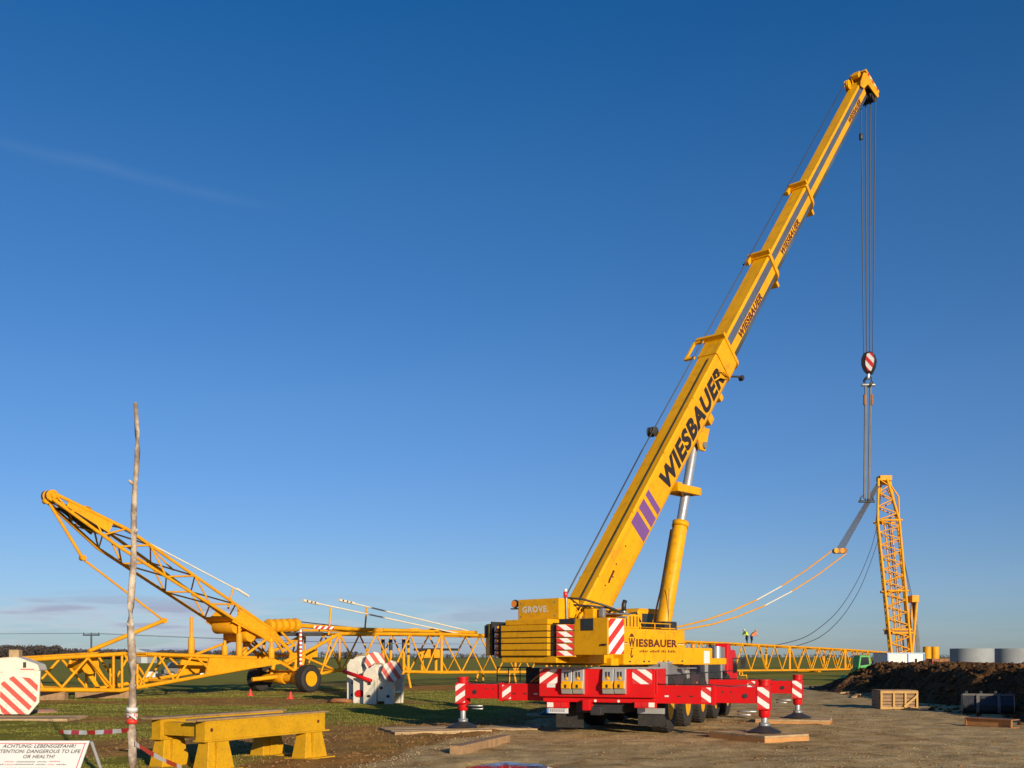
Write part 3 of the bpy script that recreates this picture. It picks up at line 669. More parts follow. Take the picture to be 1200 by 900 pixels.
box('head_plate', DP(1029, 564, -.9), DP(1043, 558, .9), ORA, CC, bev=.1)
tube('hoist_link', DP(1053, 582), DP(1054, 612), .12, ORA, CC, 6); tube('hoist_link', DP(1042, 566), DP(1053, 582), .12, ORA, CC, 6); tube('hoist_link', DP(1041, 575), DP(1055, 611), .14, ORA, CC, 6)
tube('back_mast', DP(1073, 700, -.6), DP(1067, 766, -.6), .22, ORA, CC, 8); tube('back_mast', DP(1073, 700, 1.2), DP(1068, 766, 1.2), .22, ORA, CC, 8); box('back_mast_head', DP(1066, 706, -1), DP(1074, 698, 1.2), ORA, CC, bev=.08)
for k in range(4): tube('luffing_rope', DP(1069 + k * .9, 705), DP(1075.5 + k * 1.2, 770), .10, ROPL, CC, 6)
tube('backstay', DP(1056, 640), DP(1067, 700), .05, ROPE, CC, 6); tube('backstay', DP(1058, 650), DP(1069, 700), .05, ROPE, CC, 6)
cx = DP(1052, 770).x
box('machinery_house', (cx - 1.8, DD - 1, 1.6), (cx + 2.6, DD + 5, 2.5), ORA, CC, bev=.1)
for s in (-1, 1): prism('crawler_track', [(-5, .4), (-4.6, 0), (4.6, 0), (5, .4), (5, 1.0), (4.6, 1.4), (-4.6, 1.4), (-5, 1.0)], 'x', cx + s * 3.4 - .6, cx + s * 3.4 + .6, DRK, CC, Matrix.Translation((0, DD, 0)))
box('car_body', (cx - 3.0, DD - 1.5, .7), (cx + 3.0, DD + 1.5, 1.6), ORA, CC)
# pendant bars sagging from the boom to the equaliser, rope bundle up to the mast head
PN = thing('pendant_lines', V((BP(790, 735).x, BP(790, 735).y, BP(790, 735).z)), 'two sagging yellow pendant bars joined by a short yellow block to the mast ropes', 'pendant bars')
def sag(p0, p1, py_dip, n=7):
    pts = []
    for k in range(n + 1):
        t = k / n; x = p0[0] + (p1[0] - p0[0]) * t; y = p0[1] + (p1[1] - p0[1]) * t + py_dip * 4 * t * (1 - t); pts.append((x, y))
    return pts
for pts in (sag((770, 738), (974, 646), 18), sag((770, 740), (991, 649), 22)):
    for k, (a, b) in enumerate(zip(pts, pts[1:])): tube('pendant_bar', BP(*a), BP(*b), .085, WHT if k == 4 else ORA, PN, 8)
ec = BP(984, 646)
box('equaliser_block', ec - V((.75, .35, .28)), ec + V((.75, .35, .28)), ORA, PN, bev=.08)
for k in range(4): tube('equaliser_sheave', ec + V((-.55 + k * .38, -.5, .05)), ec + V((-.55 + k * .38, .5, .05)), .34, RUST if k % 2 else ORA, PN, 12)
for k in range(6): tube('luffing_rope', ec + V((-.45 + k * .19, 0, .2)), DP(1028 + k * .9, 566), .06, ROPL, PN, 6)
def smooth_px(q):
    out = []
    for i in range(len(q) - 1):
        p0, p1, p2, p3 = (np.array(q[min(max(i + d, 0), len(q) - 1)], float) for d in (-1, 0, 1, 2))
        for u in np.linspace(0, 1, 6)[:-1]: out.append(.5 * (2 * p1 + (p2 - p0) * u + (2 * p0 - 5 * p1 + 4 * p2 - p3) * u * u + (3 * p1 - p0 - 3 * p2 + p3) * u ** 3))
    return [BP(*w) for w in out + [q[-1]]]
pipe('tag_line', smooth_px(((905, 757), (940, 748), (965, 732), (985, 712), (1005, 680), (1020, 645), (1027, 620))), .045, ROPE, PN)
pipe('tag_line', smooth_px(((930, 758), (960, 747), (985, 725), (1005, 695), (1018, 665), (1028, 636))), .045, ROPE, PN)

# ================================================================== the mobile crane
def azframe(o, az): s, c = math.sin(math.radians(az)), math.cos(math.radians(az)); return frame(o, (c, -s, 0), (s, c, 0), (0, 0, 1))
K = azframe((2.08, 25.4, 0), 21.8)             # carrier: x to its right, y forward, z up; origin under the rear face
S = azframe((3.45, 28.1, 0), 42.0)             # superstructure about the slew ring
def on(M, axis, val, px, py):
    """point of the local plane axis = val that is seen at a pixel"""
    Mi = M.inverted(); c = Mi @ V((0, 0, HC)); d = Mi.to_3x3() @ V(((px - 600) / F, 1, -(py - HOR) / F)); t = (val - c[axis]) / d[axis]
    return c + d * t
KX, KY, KZ = (K.to_3x3() @ V(a) for a in ((1, 0, 0), (0, 1, 0), (0, 0, 1)))
SX, SY = (S.to_3x3() @ V(a) for a in ((1, 0, 0), (0, 1, 0)))
MC = thing('mobile_crane', K @ V((0, 5, 0)), 'yellow telescopic mobile crane on a red wheeled carrier with outriggers out and boom raised', 'mobile crane', rz=-math.radians(21.8))
def kbox(name, lo, hi, mat, bev=.012, parent=None): return box(name, lo, hi, mat, parent or MC, K, bev)
def sbox(name, lo, hi, mat, bev=.015, parent=None): return box(name, lo, hi, mat, parent or MC, S, bev)
# --- carrier
rb = kbox('outrigger_box', (-1.5, 0, .955), (1.5, 1.15, 1.66), RED, .02)
kbox('outrigger_box_lip', (-1.47, -.03, 1.66), (1.50, 1.2, 1.70), ALU, .008)
kbox('rear_cross_member', (-1.44, .12, .82), (1.46, 1.0, .953), RED, .02)
kbox('chassis_frame', (-.62, .3, .55), (.62, 12.0, 1.35), DRK, .02)
kbox('deck', (-1.38, 1.2, 1.36), (1.30, 10.4, 1.47), DRK, .01)
for s in (-1, 1):
    for k in range(5): wheel('wheel', K @ V((s * 1.25, 1.9 + 2.1 * k, .715)), KX * s, .715, .46, YEL, MC, hub=True, lugs=34)
for k in range(5): tube('axle', (-1.1, 1.9 + 2.1 * k, .7), (1.1, 1.9 + 2.1 * k, .7), .13, DRK, MC, 10, K)
for k in range(5):
    for s in (-1, 1): kbox('mudguard', (min(s * 1.0, s * 1.49), 1.9 + 2.1 * k - .85, 1.475), (max(s * 1.0, s * 1.49), 1.9 + 2.1 * k + .85, 1.50), DRK, 0)
for k in range(5):
    for s in (-1, 1):
        tube('suspension_cylinder', (s * .8, 1.9 + 2.1 * k - .3, .75), (s * .7, 1.9 + 2.1 * k - .25, 1.35), .07, GRY, MC, 10, K)
for k in range(3): tube('brake_line', (.66, .4, .9 + .1 * k), (.66, 10.0, .9 + .1 * k), .018, DRK, MC, 6, K)
# toolboxes along the right side
for k, (y0, y1) in enumerate(((1.45, 3.9), (4.1, 6.6), (6.8, 9.2))):
    tb = kbox('toolbox', (.95, y0, 1.48), (1.42, y1, 1.78), DRK if k != 0 else GRY, .02)
    kbox('toolbox_lid', (.93, y0 - .02, 1.78), (1.45, y1 + .02, 1.83), ALU, .01)
    kbox('side_panel', (1.30, y0, 1.14), (1.44, y1, 1.47), DRK, .01); kbox('side_marker', (1.441, y0 + 1.1, 1.19), (1.455, y0 + 1.2, 1.23), ORL, 0)
    for y in (y0, y1): kbox('panel_post', (1.28, y - .05, 1.10), (1.462, y + .06, 1.78), ALU, .008)
kbox('walkway_plate', (.4, 1.3, 1.475), (.92, 9.4, 1.50), GRY, 0)
kbox('red_valve_cover', (.6, 3.2, 1.51), (1.2, 4.6, 1.66), RED, .02)
# carrier engine box and driver's cab
kbox('exhaust_housing', (.75, 9.45, 1.5), (1.38, 10.2, 2.28), GRY, .04); tube('air_intake', (1.0, 9.8, 2.26), (1.0, 9.8, 2.36), .10, DRK, MC, 12, K)
tube('exhaust_muffler', (1.25, 9.4, 1.55), (1.25, 9.4, 2.3), .13, ALU, MC, 14, K)
cab = prism('driver_cab', [(10.35, .62), (12.15, .62), (12.35, 1.3), (12.15, 1.9), (11.85, 2.2), (10.5, 2.2), (10.35, 2.1)], 'x', -1.45, 1.45, RED, MC, K, .04)
prism('side_window', [(11.3, 1.4), (12.1, 1.4), (11.95, 1.9), (11.3, 1.95)], 'x', 1.452, 1.462, GLS, cab, K); prism('rear_fairing', [(10.25, 1.05), (10.34, 1.0), (10.9, 2.2), (10.75, 2.42), (10.35, 2.40)], 'x', 1.02, 1.46, RED, cab, K, .03)
prism('side_window', [(11.0, 1.4), (12.1, 1.4), (11.95, 1.9), (11.1, 1.95)], 'x', -1.462, -1.452, GLS, cab, K)
plate('windscreen', K @ V((1.3, 12.38, 1.32)), -KX, (K.to_3x3() @ V((0, -.25, 1))), 2.6, .6, GLS, cab)
kbox('rear_lamp_strip', (.7, 10.335, 1.62), (1.35, 10.35, 1.66), LAMP, 0, cab)
kbox('cab_step', (1.2, 10.3, .45), (1.46, 11.2, .6), DRK, .01); kbox('fuel_tank', (.85, 8.9, .60), (1.42, 9.8, 1.08), ALU, .08)
kbox('front_bumper', (-1.45, 12.1, .5), (1.45, 12.45, .95), RED, .04)
for s in (-1, 1): tube('cab_mirror_arm', (s * 1.45, 11.8, 1.9), (s * 1.7, 12.0, 1.9), .02, DRK, MC, 6, K); kbox('cab_mirror', (s * 1.7 - .1, 11.96, 1.55), (s * 1.7 + .1, 12.04, 1.95), DRK, .02)
tube('beacon', (.15, 10.9, 2.18), (.15, 10.9, 2.40), .08, ORL, MC, 10, K)
# grab handles on the box corner
for z in (1.12, 1.32, 1.52): tube('grab_rail', (1.512, .06, z), (1.512, .5, z), .015, RED, MC, 6, K)
tube('grab_rail', (1.53, .04, 1.05), (1.53, .04, 1.64), .02, RED, MC, 6, K)
# warning stripes and wheel chocks on the rear face
a = on(K, 1, -.004, 632.5, 801); b = on(K, 1, -.004, 653, 784)
plate('warning_stripes', K @ V((a.x, -.002, a.z)), KX, KZ, b.x - a.x, b.z - a.z, ST_R, rb, .006)
a = on(K, 1, -.004, 741, 801.5); b = on(K, 1, -.004, 764, 784)
plate('warning_stripes', K @ V((a.x, -.002, a.z)), KX, KZ, b.x - a.x, min(b.z, 1.65) - a.z, ST_L, rb, .006)
a = on(K, 1, -.004, 641, 805.5); plate('label_plate', K @ V((a.x, -.002, a.z)), KX, KZ, .22, .09, WHP, rb, .006)
for x0, x1 in ((658, 670.3), (671.3, 684), (706, 719), (720, 733)):
    a = on(K, 1, -.1, x0, 813.8); b = on(K, 1, -.1, x1, 784); w = b.x - a.x
    ch = bpy.data.objects.new('wheel_chock', None); link(ch, K @ Matrix.Translation((a.x, -.06, a.z)), MC)
    Mc = K @ Matrix.Translation((a.x, 0, a.z))
    prism('bracket', [(0, 0), (-.10, .02), (-.15, .15), (-.10, .63), (0, .65)], 'x', 0, w, ALU, ch, Mc, .008)
    prism('wedge', [(-.10, .14), (-.20, .15), (-.20, .26), (-.16, .34), (-.10, .34)], 'x', .015, w - .015, YEL, ch, Mc, .01)
    box('strap', (w * .42, -.215, .17), (w * .58, -.195, .25), INK, ch, Mc); box('grip', (w * .32, -.135, .42), (w * .42, -.11, .56), INK, ch, Mc); box('grip', (w * .58, -.135, .42), (w * .68, -.11, .56), INK, ch, Mc)
    lathe('catch', [(.001, .02), (.03, .02), (.05, 0)], YEL, ch, Mc @ Matrix.Translation((w * .5, -.13, .40)) @ Matrix.Rotation(math.radians(90), 4, 'X'), seg=10)
# tail lamps, number plate, mudflaps
for x0, x1, s in ((640.5, 665, 1), (743, 768, -1)):
    a = on(K, 1, -.05, x0, 829.5); b = on(K, 1, -.05, x1, 822.5); tl = kbox('tail_lamp', (a.x, -.05, a.z), (b.x, .12, b.z), RED, .01)
    w = b.x - a.x; kbox('lens', (a.x + .02, -.062, a.z + .02), (a.x + w * .33, -.05, b.z - .02), LAMP if s > 0 else REDL, 0, tl); kbox('lens', (a.x + w * .36, -.062, a.z + .02), (a.x + w * .66, -.05, b.z - .02), REDL, 0, tl); kbox('lens', (a.x + w * .69, -.062, a.z + .02), (a.x + w - .02, -.05, b.z - .02), REDL if s > 0 else LAMP, 0, tl)
a = on(K, 1, .0, 641, 835.5); b = on(K, 1, .0, 666, 830); npl = kbox('number_plate', (a.x, -.01, a.z), (b.x, .006, b.z), WHP, .002)
kbox('plate_band', (a.x, -.013, a.z), (a.x + .05, -.01, b.z), BLU, 0, npl)
for k in range(8): kbox('plate_character', (a.x + .08 + k * .052, -.012, a.z + .03), (a.x + .08 + k * .052 + .022, -.0102, b.z - .025), INKG, 0, npl)
for x0, x1, y0, y1 in ((652, 684, 852, 825), (748, 779, 850.5, 834)):
    a = on(K, 1, .55, x0, y0); b = on(K, 1, .55, x1, y1); kbox('mudflap', (a.x, .52, a.z), (b.x, .56, b.z), BLK, .005)
a = on(K, 1, .54, 748, 836); b = on(K, 1, .54, 779, 830); kbox('mudflap_bar', (a.x, .45, a.z), (b.x, .58, b.z), ALU, .01)
kbox('tow_hitch', (-.35, -.02, .62), (-.15, .3, .90), RED, .03); kbox('tow_jaw', (-.18, .1, .5), (.12, .35, .72), DRK, .04)
for x in (-.05, .55): tube('reflector', (x, .11, .86), (x, .13, .86), .035, LAMP, MC, 10, K)
# outriggers
def outrigger(y, s, reach, foot_z, stripe_px=None):
    o = bpy.data.objects.new('outrigger', None); link(o, K @ Matrix.Translation((s * reach, y, foot_z)), MC)
    x1 = s * (reach - .1); lo = lambda a, b: (min(a, b), max(a, b))
    def kb(n, xa, xb, ya, yb, za, zb, m, bv=.012): xa, xb = lo(xa, xb); return box(n, (xa, ya, za), (xb, yb, zb), m, o, K, bv)
    kb('beam', s * 1.3, s * (reach - 1.2), y - .20, y + .20, .82, 1.26, RED)
    kb('inner_beam', s * (reach - 1.25), x1, y - .17, y + .17, .855, 1.235, RED)
    kb('end_shoe', s * (reach - 1.22), s * (reach - 1.12), y - .215, y + .215, .80, 1.275, RED)
    ux = KX; yy = y - .218
    stp = ST_R if s < 0 else ST_L
    plate('warning_stripes', K @ V((s * (reach - 1.32) - .14, y - .2005, .86)), KX, KZ, .28, .36, stp, o, .006)
    tube('port', (s * (reach - .42), y - .172, 1.03), (s * (reach - .42), y - .19, 1.03), .06, DRK, o, 10, K)
    for k in (.75, .95): tube('pin_hole', (s * (reach - k), y - .171, 1.12), (s * (reach - k), y - .178, 1.12), .022, DRK, o, 8, K)
    pipe('hydraulic_line', [(s * 1.35, y - .1, 1.285), (s * (reach - 1.3), y - .1, 1.29), (s * (reach - .8), y - .05, 1.255), (s * (reach - .2), y - .02, 1.30)], .014, DRK, o, K)
    for k in range(3): box('beam_label', (s * (1.75 + .3 * k) - .05, y - .2035, .98), (s * (1.75 + .3 * k) + .05, y - .2005, 1.02), INKB if k else WHP, o, K)
    # jack: square casing, cap, chrome ram and float
    kb('jack_casing', s * reach - .14, s * reach + .14, y - .18, y + .18, .70, 1.27, RED, .02)
    lathe('jack_cap', [(.135, 1.26), (.135, 1.36), (.15, 1.37), (.15, 1.42), (.001, 1.42)], RED, o, K @ Matrix.Translation((s * reach, y, 0)), 20)
    lathe('jack_collar', [(.11, .52), (.135, .56), (.135, .71), (.001, .71)], RED, o, K @ Matrix.Translation((s * reach, y, 0)), 20)
    plate('warning_stripes', K @ V((s * reach - .137, y - .1805, .74)), KX, KZ, .274, .50, ST_R if s < 0 else ST_L, o, .006)
    tube('ram', (s * reach, y, foot_z + .12), (s * reach, y, .6), .075, CHR, o, 16, K)
    tube('ram_foot', (s * reach, y, foot_z + .12), (s * reach, y, foot_z + .24), .13, GRY, o, 14, K)
    lathe('float', [(.38, foot_z), (.40, foot_z + .03), (.33, foot_z + .06), (.17, foot_z + .13), (.13, foot_z + .16), (.001, foot_z + .16)], DRK, o, K @ Matrix.Translation((s * reach, y, 0)), 28)
    yb = y - .1
    hx = s * reach
    pipe('float_handle', [(hx + (.17 if s < 0 else -.17), yb, .66), (hx + (.62 if s < 0 else -.62), yb, .66), (hx + (.62 if s < 0 else -.62), yb, .58), (hx + (.3 if s < 0 else -.3), yb, .58)], .02, ALU, o, K)
    return o
outrigger(.35, 1, 4.05, .165); outrigger(.62, -1, 3.9, .065); outrigger(7.35, 1, 4.05, .125); outrigger(7.6, -1, 3.9, .06)
# black ladder guard and folded yellow steps on the left of the carrier
for k in range(4): tube('guard_post', (-3.05 + k * .33, .95, 1.28), (-3.05 + k * .33, .95, 1.68), .015, DRK, MC, 6, K)
for z in (1.45, 1.68): tube('guard_rail', (-3.05, .95, z), (-2.06, .95, z), .015, DRK, MC, 6, K)
kbox('battery_box', (-2.4, 1.4, 1.22), (-1.75, 2.2, 1.66), DRK, .02); kbox('side_bracket', (-2.4, 1.0, 1.0), (-1.3, 2.3, 1.22), DRK, 0)
for k in range(6): tube('folding_step', (-1.95 + .07 * k, .75, 1.27 + .02 * k), (-1.6 + .06 * k, .72, 1.45 + .05 * k), .022, YEL, MC, 6, K)
tube('folding_step_rail', (-2.0, .7, 1.28), (-1.53, .7, 1.66), .03, YEL, MC, 6, K); tube('folding_step_rail', (-1.75, .7, 1.27), (-1.52, .7, 1.5), .03, YEL, MC, 6, K)

# --- superstructure
lathe('slew_ring', [(.95, 1.40), (1.05, 1.45), (1.05, 1.72), (.95, 1.74), (.001, 1.74)], DRK, MC, S, 36)
sbox('turntable', (-1.25, -2.9, 1.74), (1.25, 2.6, 1.92), YEL, .03)
sbox('underframe', (-1.2, -3.6, 1.80), (1.1, -2.0, 2.05), YEL, .03)
a = on(S, 0, 1.42, 731, 779); b = on(S, 0, 1.42, 802.5, 738)
y0, y1 = a.y, b.y; zb, zt = 1.76, 2.66
sp = sbox('side_housing', (.75, y0, zb), (1.42, y1, zt), YEL, .035)
for k in (.33, .66): sbox('panel_seam', (1.415, y0 + (y1 - y0) * k - .004, zb + .05), (1.4225, y0 + (y1 - y0) * k + .004, zt - .06), INKB, 0, sp)
# lettering with hook emblem
def sideprint(px, py): p = on(S, 0, 1.4235, px, py); return p
a = sideprint(736.5, 758); b = sideprint(793.5, 748.8)
text('lettering', 'W', S @ V((1.4235, a.y, a.z - .0)), SY, (0, 0, 1), .28, .225, INKB, sp, .03)
ly = a.y + .33; text('lettering', 'IESBAUER', S @ V((1.4235, ly, a.z - .0)), SY, (0, 0, 1), b.y - ly, .20, INKB, sp, .035)
prism('hook_emblem', [(a.y + 0.031, a.z + .25), (a.y + 0.246, a.z + .25), (a.y + 0.193, a.z + .31), (a.y + 0.139, a.z + .34), (a.y + 0.085, a.z + .31)], 'x', 1.4225, 1.4265, INKB, sp, S)
prism('hook_emblem', [(a.y + 0.092, a.z - .05), (a.y + 0.185, a.z - .05), (a.y + 0.185, a.z - .03), (a.y + 0.092, a.z - .03)], 'x', 1.4225, 1.4265, INKB, sp, S)
hk = [(.20, -.07), (.15, -.07), (.14, -.11), (.11, -.16), (.11, -.22), (.15, -.27), (.20, -.275), (.25, -.24), (.265, -.19), (.235, -.19), (.215, -.22), (.185, -.235), (.165, -.215), (.165, -.175), (.19, -.13)]
prism('hook_emblem', [(a.y + q[0] * .77, a.z + q[1]) for q in hk], 'x', 1.4225, 1.4265, INKB, sp, S)
for ya, yb in ((a.y - .18, a.y - .02), (b.y + .04, y1 - .04)): sbox('emblem_line', (1.4222, ya, a.z + .10), (1.4262, yb, a.z + .115), INKB, 0, sp); sbox('emblem_line', (1.4222, ya, a.z + .075), (1.4262, yb, a.z + .085), WHP, 0, sp)
for k in range(22):
    if k in (5, 12, 16): continue
    yk = ly + .15 + (b.y - ly - .2) * k / 22; sbox('small_print', (1.4222, yk, a.z - .135), (1.4255, yk + .042, a.z - .095 + .012 * (k % 3)), INKB, 0, sp)
# engine deck parts behind the side panel
sbox('oil_cooler', (.45, y0 + .05, zt), (1.36, y0 + .75, 3.02), YEL, .03)
a = on(S, 0, 1.40, 803, 779); b = on(S, 0, 1.40, 835, 760)
fb = sbox('front_side_box', (.9, y1 + .005, 1.74), (1.40, b.y, 2.20), YEL, .03)
sbox('white_panel', (1.401, b.y - .46, 1.78), (1.408, b.y - .16, 2.12), WHP, 0, fb)
sbox('left_housing', (-1.42, -2.6, 1.76), (-.8, 1.0, 2.5), YEL, .03)
oc = prism('operator_cab', [(.9, 1.75), (2.6, 1.75), (2.75, 2.4), (2.35, 3.35), (1.0, 3.35), (.9, 3.2)], 'x', -1.55, -.62, YEL, MC, S, .04)
prism('cab_window', [(1.1, 2.3), (2.55, 2.3), (2.25, 3.2), (1.1, 3.2)], 'x', -.618, -.610, GLS, oc, S); prism('cab_window', [(1.1, 2.3), (2.55, 2.3), (2.25, 3.2), (1.1, 3.2)], 'x', -1.562, -1.552, GLS, oc, S)
# right rear box with hatch and striped side
a = on(S, 1, -4.0, 672.5, 767.5); b = on(S, 1, -4.0, 712, 723.5)
ys = on(S, 0, b.x, 732, 745).y
rbx = sbox('rear_side_box', (a.x, -4.0, a.z), (b.x, ys, b.z), YEL, .02)
h0 = on(S, 1, -4.0, 681, 739); h1 = on(S, 1, -4.0, 695.5, 724.5); sbox('hatch', (h0.x, -4.015, h0.z), (h1.x, -3.99, h1.z), DRK, .012, rbx); sbox('hatch_glass', (h0.x + .08, -4.022, h0.z + .09), (h1.x - .07, -4.014, h1.z - .06), GLS, 0, rbx)
sbox('box_handle', (b.x - .18, -4.03, a.z + .22), (b.x - .03, -4.0, a.z + .26), INK, 0, rbx)
plate('warning_stripes', S @ V((b.x + .002, -3.96, a.z + .02)), SY, (0, 0, 1), ys + 3.92, b.z - a.z - .04, ST_RB, rbx, .008)
sbox('box_top_rail', (a.x + .75, -3.3, b.z), (b.x, ys + .1, b.z + .05), GRY, .01)
# counterweight: stacked slabs with dark lifting columns and striped corners
zc = [on(S, 1, -4.2, 615, y).z for y in (769, 762, 754, 747.5, 740, 732)]; xl = on(S, 1, -4.2, 587, 750).x; xr = on(S, 1, -4.2, 641.5, 750).x
cq = lambda px_: on(S, 1, -4.1, px_, 750).x
c0_, c1_, d0_, d1_ = cq(653), cq(670.5), cq(643), cq(652.3); e0x, e1x = cq(576), cq(583)
cw = bpy.data.objects.new('counterweight', None); link(cw, S @ Matrix.Translation(((xl + xr) / 2, -3.6, zc[0])), MC)
for k in range(5):
    z0, z1 = zc[k] + .012, zc[k + 1] - .012
    prism('slab', [(xl, -4.2 + .004 * (k % 2)), (xr, -4.2 + .004 * (k % 2)), (xr, -3.3), (xl, -3.3)], 'z', z0, z1, YEL, cw, S, .008)
    prism('slab_corner', [(c0_, -4.14), (c1_, -3.98), (c1_, -3.3), (c0_, -3.3)], 'z', z0 - .03 * (k == 0), z1, YEL, cw, S, .006)
    prism('slab_corner', [(e0x, -3.98), (e1x, -4.10), (e1x, -3.3), (e0x, -3.3)], 'z', z0 - .03 * (k == 0), z1, YEL, cw, S, .006)
    v = V((c1_ - c0_, .16, 0)); vl = v.length - .03; v.normalize(); plate('warning_stripes', S @ (V((c0_, -4.142, z0)) + v * .015), S.to_3x3() @ v, (0, 0, 1), vl, z1 - z0 - .01, ST_L, cw, .006)
    v = V((e1x - e0x, -.12, 0)); vl = v.length - .02; v.normalize(); plate('warning_stripes', S @ (V((e0x, -3.982, z0)) + v * .01), S.to_3x3() @ v, (0, 0, 1), vl, z1 - z0 - .01, ST_R, cw, .006)
sbox('slab_core', (xl + .04, -4.15, zc[0]), (xr - .04, -3.35, zc[5] - .02), DRK, 0, cw)
sbox('base_slab', (xl - .05, -4.12, zc[0] - .16), (d1_, -3.2, zc[0] - .004), YEL, .02, cw)
sbox('lifting_column', (d0_, -4.08, zc[0] - .15), (d1_, -3.4, zc[5] - .02), DRK, .03, cw); sbox('lifting_column', (e1x + .01, -4.06, zc[0] - .05), (xl - .005, -3.4, zc[5] + .05), DRK, .01, cw)
for k in range(5): tube('lifting_eye', ((d0_ + d1_) / 2, -4.09, (zc[k] + zc[k + 1]) / 2), ((d0_ + d1_) / 2, -4.0, (zc[k] + zc[k + 1]) / 2), .085, BLK, cw, 12, S)
w0 = on(S, 1, -3.9, 563.5, 768); w1 = on(S, 1, -3.9, 575, 731)
wg = prism('side_wing', [(w0.x, -3.72), (w1.x, -3.95), (w1.x + .06, -3.0), (w0.x + .06, -2.9)], 'z', w0.z, w1.z, YEL, cw, S, .015)
sbox('wing_slot', (w0.x + .10, -3.87, w1.z - .36), (w0.x + .19, -3.80, w1.z - .04), DRK, 0, cw); sbox('wing_column', (w1.x + .07, -3.97, w0.z), (w1.x + .12, -3.3, w1.z + .05), DRK, 0, cw)
sbox('top_slab', (xl + .08, -4.12, zc[5]), (xr - .06, -3.35, zc[5] + .13), YEL, .02, cw)
sbox('dark_crown', (c0_ + .01, -4.05, zc[5]), (c1_ + .02, -3.5, zc[5] + .12), DRK, .02, cw)
# winch housing with maker's name, work lamp
a = on(S, 1, -3.75, 607, 725); b = on(S, 1, -3.75, 655, 700.5)
wh = sbox('winch_housing', (a.x, -3.75, zc[5] + .13), (b.x, -2.95, b.z), YEL, .03)
t0 = on(S, 1, -3.755, 612, 718.3); t1 = on(S, 1, -3.755, 642.5, 709.5)
text('lettering', 'GROVE.', S @ V((t0.x, -3.753, t0.z)), SX, (0, 0, 1), t1.x - t0.x, t1.z - t0.z, INKW, wh, .045)
lathe('round_cover', [(.001, .03), (.12, .03), (.14, 0)], YEL, wh, S @ Matrix.Translation((b.x, -3.35, b.z - .14)) @ Matrix.Rotation(math.radians(90), 4, 'Y'), seg=18)
sbox('lamp_bracket', (a.x - .30, -3.7, zc[5] + .42), (a.x, -3.6, zc[5] + .45), DRK, 0); lathe('work_lamp', [(.001, .0), (.10, .0), (.11, .06), (.05, .14), (.001, .14)], DRK, MC, S @ Matrix.Translation((a.x - .16, -3.72, zc[5] + .56)) @ Matrix.Rotation(math.radians(-90), 4, 'X'), seg=14)
tube('lamp_lens', (a.x - .16, -3.735, zc[5] + .56), (a.x - .16, -3.718, zc[5] + .56), .085, ORL, MC, 14, S)
tube('rope_drum', (-.55, -2.5, 3.0), (.35, -2.5, 3.0), .32, DRK, MC, 20, S)
# boom foot cheeks, hoses, valves, beacon, exhaust
for x in (-.52, .45):
    prism('foot_cheek', [(-3.3, 1.9), (-.6, 1.9), (-1.2, 2.75), (-1.9, 3.28), (-2.7, 3.30), (-3.2, 3.0)], 'x', x, x + .07, YEL, MC, S, .01)
tube('foot_pin', (-.58, -2.75, 2.95), (.58, -2.75, 2.95), .11, GRY, MC, 14, S)
for k in range(7):
    x0 = .1 + .13 * k; zz = 3.12 + .05 * math.sin(k * 2.1)
    pipe('hose', [(x0 - .3, -3.35 + .1 * k, 2.95), (x0 - .15, -3.3 + .12 * k, zz + .12), (x0 + .1, -3.1 + .16 * k, zz), (x0 + .2, -2.9 + .2 * k, 2.85)], .022, DRK if k % 2 else YEL, MC, S)
pipe('hose', [(.2, -3.4, 3.42), (.6, -3.2, 3.38), (1.0, -2.8, 3.22), (1.25, -2.3, 3.02)], .03, DRK, MC, S); pipe('hose', [(.3, -3.3, 3.25), (.7, -3.0, 3.22), (1.1, -2.6, 3.15), (1.3, -2.1, 2.9)], .025, DRK, MC, S)
sbox('valve_block', (.55, -3.1, 2.9), (.85, -2.8, 3.15), YEL, .03); sbox('valve_block', (.12, -3.4, 2.92), (.36, -3.15, 3.3), YEL, .03); sbox('filter_bowl', (.92, -3.0, 2.92), (1.06, -2.86, 3.16), GRY, .05); sbox('walkway_tread', (.9, -2.9, 3.0), (1.4, -2.3, 3.03), GRY, 0)
tube('beacon', (.33, -3.55, 3.42), (.33, -3.55, 3.56), .055, REDL, MC, 10, S); tube('beacon_cap', (.33, -3.55, 3.56), (.33, -3.55, 3.63), .04, LAMP, MC, 10, S); tube('beacon_post', (.33, -3.5, 2.9), (.33, -3.52, 3.42), .03, GRY, MC, 6, S)
ex = on(S, 0, 1.1, 731, 716); tube('exhaust_pipe', (1.1, ex.y, zt), (1.1, ex.y, ex.z), .07, GRY, MC, 12, S); pipe('exhaust_tip', [(1.1, ex.y, ex.z), (1.1, ex.y, ex.z + .16), (1.1, ex.y + .05, ex.z + .26)], .06, DRK, MC, S, 10)
# small fittings: handrail, hinges, latches, bolts, grille, labels
for yy in (y0 + .95, y0 + 1.6, y0 + 2.3): tube('rail_post', (1.25, yy, zt), (1.25, yy, zt + .16), .014, YEL, sp, 6, S)
tube('hand_rail', (1.25, y0 + .9, zt + .16), (1.25, y0 + 2.35, zt + .16), .014, YEL, sp, 6, S)
for k in (.08, .30, .38, .62, .70, .94): sbox('panel_latch', (1.418, y0 + (y1 - y0) * k, zb + .06), (1.428, y0 + (y1 - y0) * k + .07, zb + .10), DRK, 0, sp)
for k in range(8): sbox('cooler_fin', (1.358, y0 + .10 + k * .075, zt + .05), (1.366, y0 + .14 + k * .075, 2.97), INKB if k % 2 else YEL, 0, sp)
for k in range(7): tube('panel_bolt', (1.419, y0 + .1 + k * .42, zt - .07), (1.427, y0 + .1 + k * .42, zt - .07), .014, GRY, sp, 6, S)
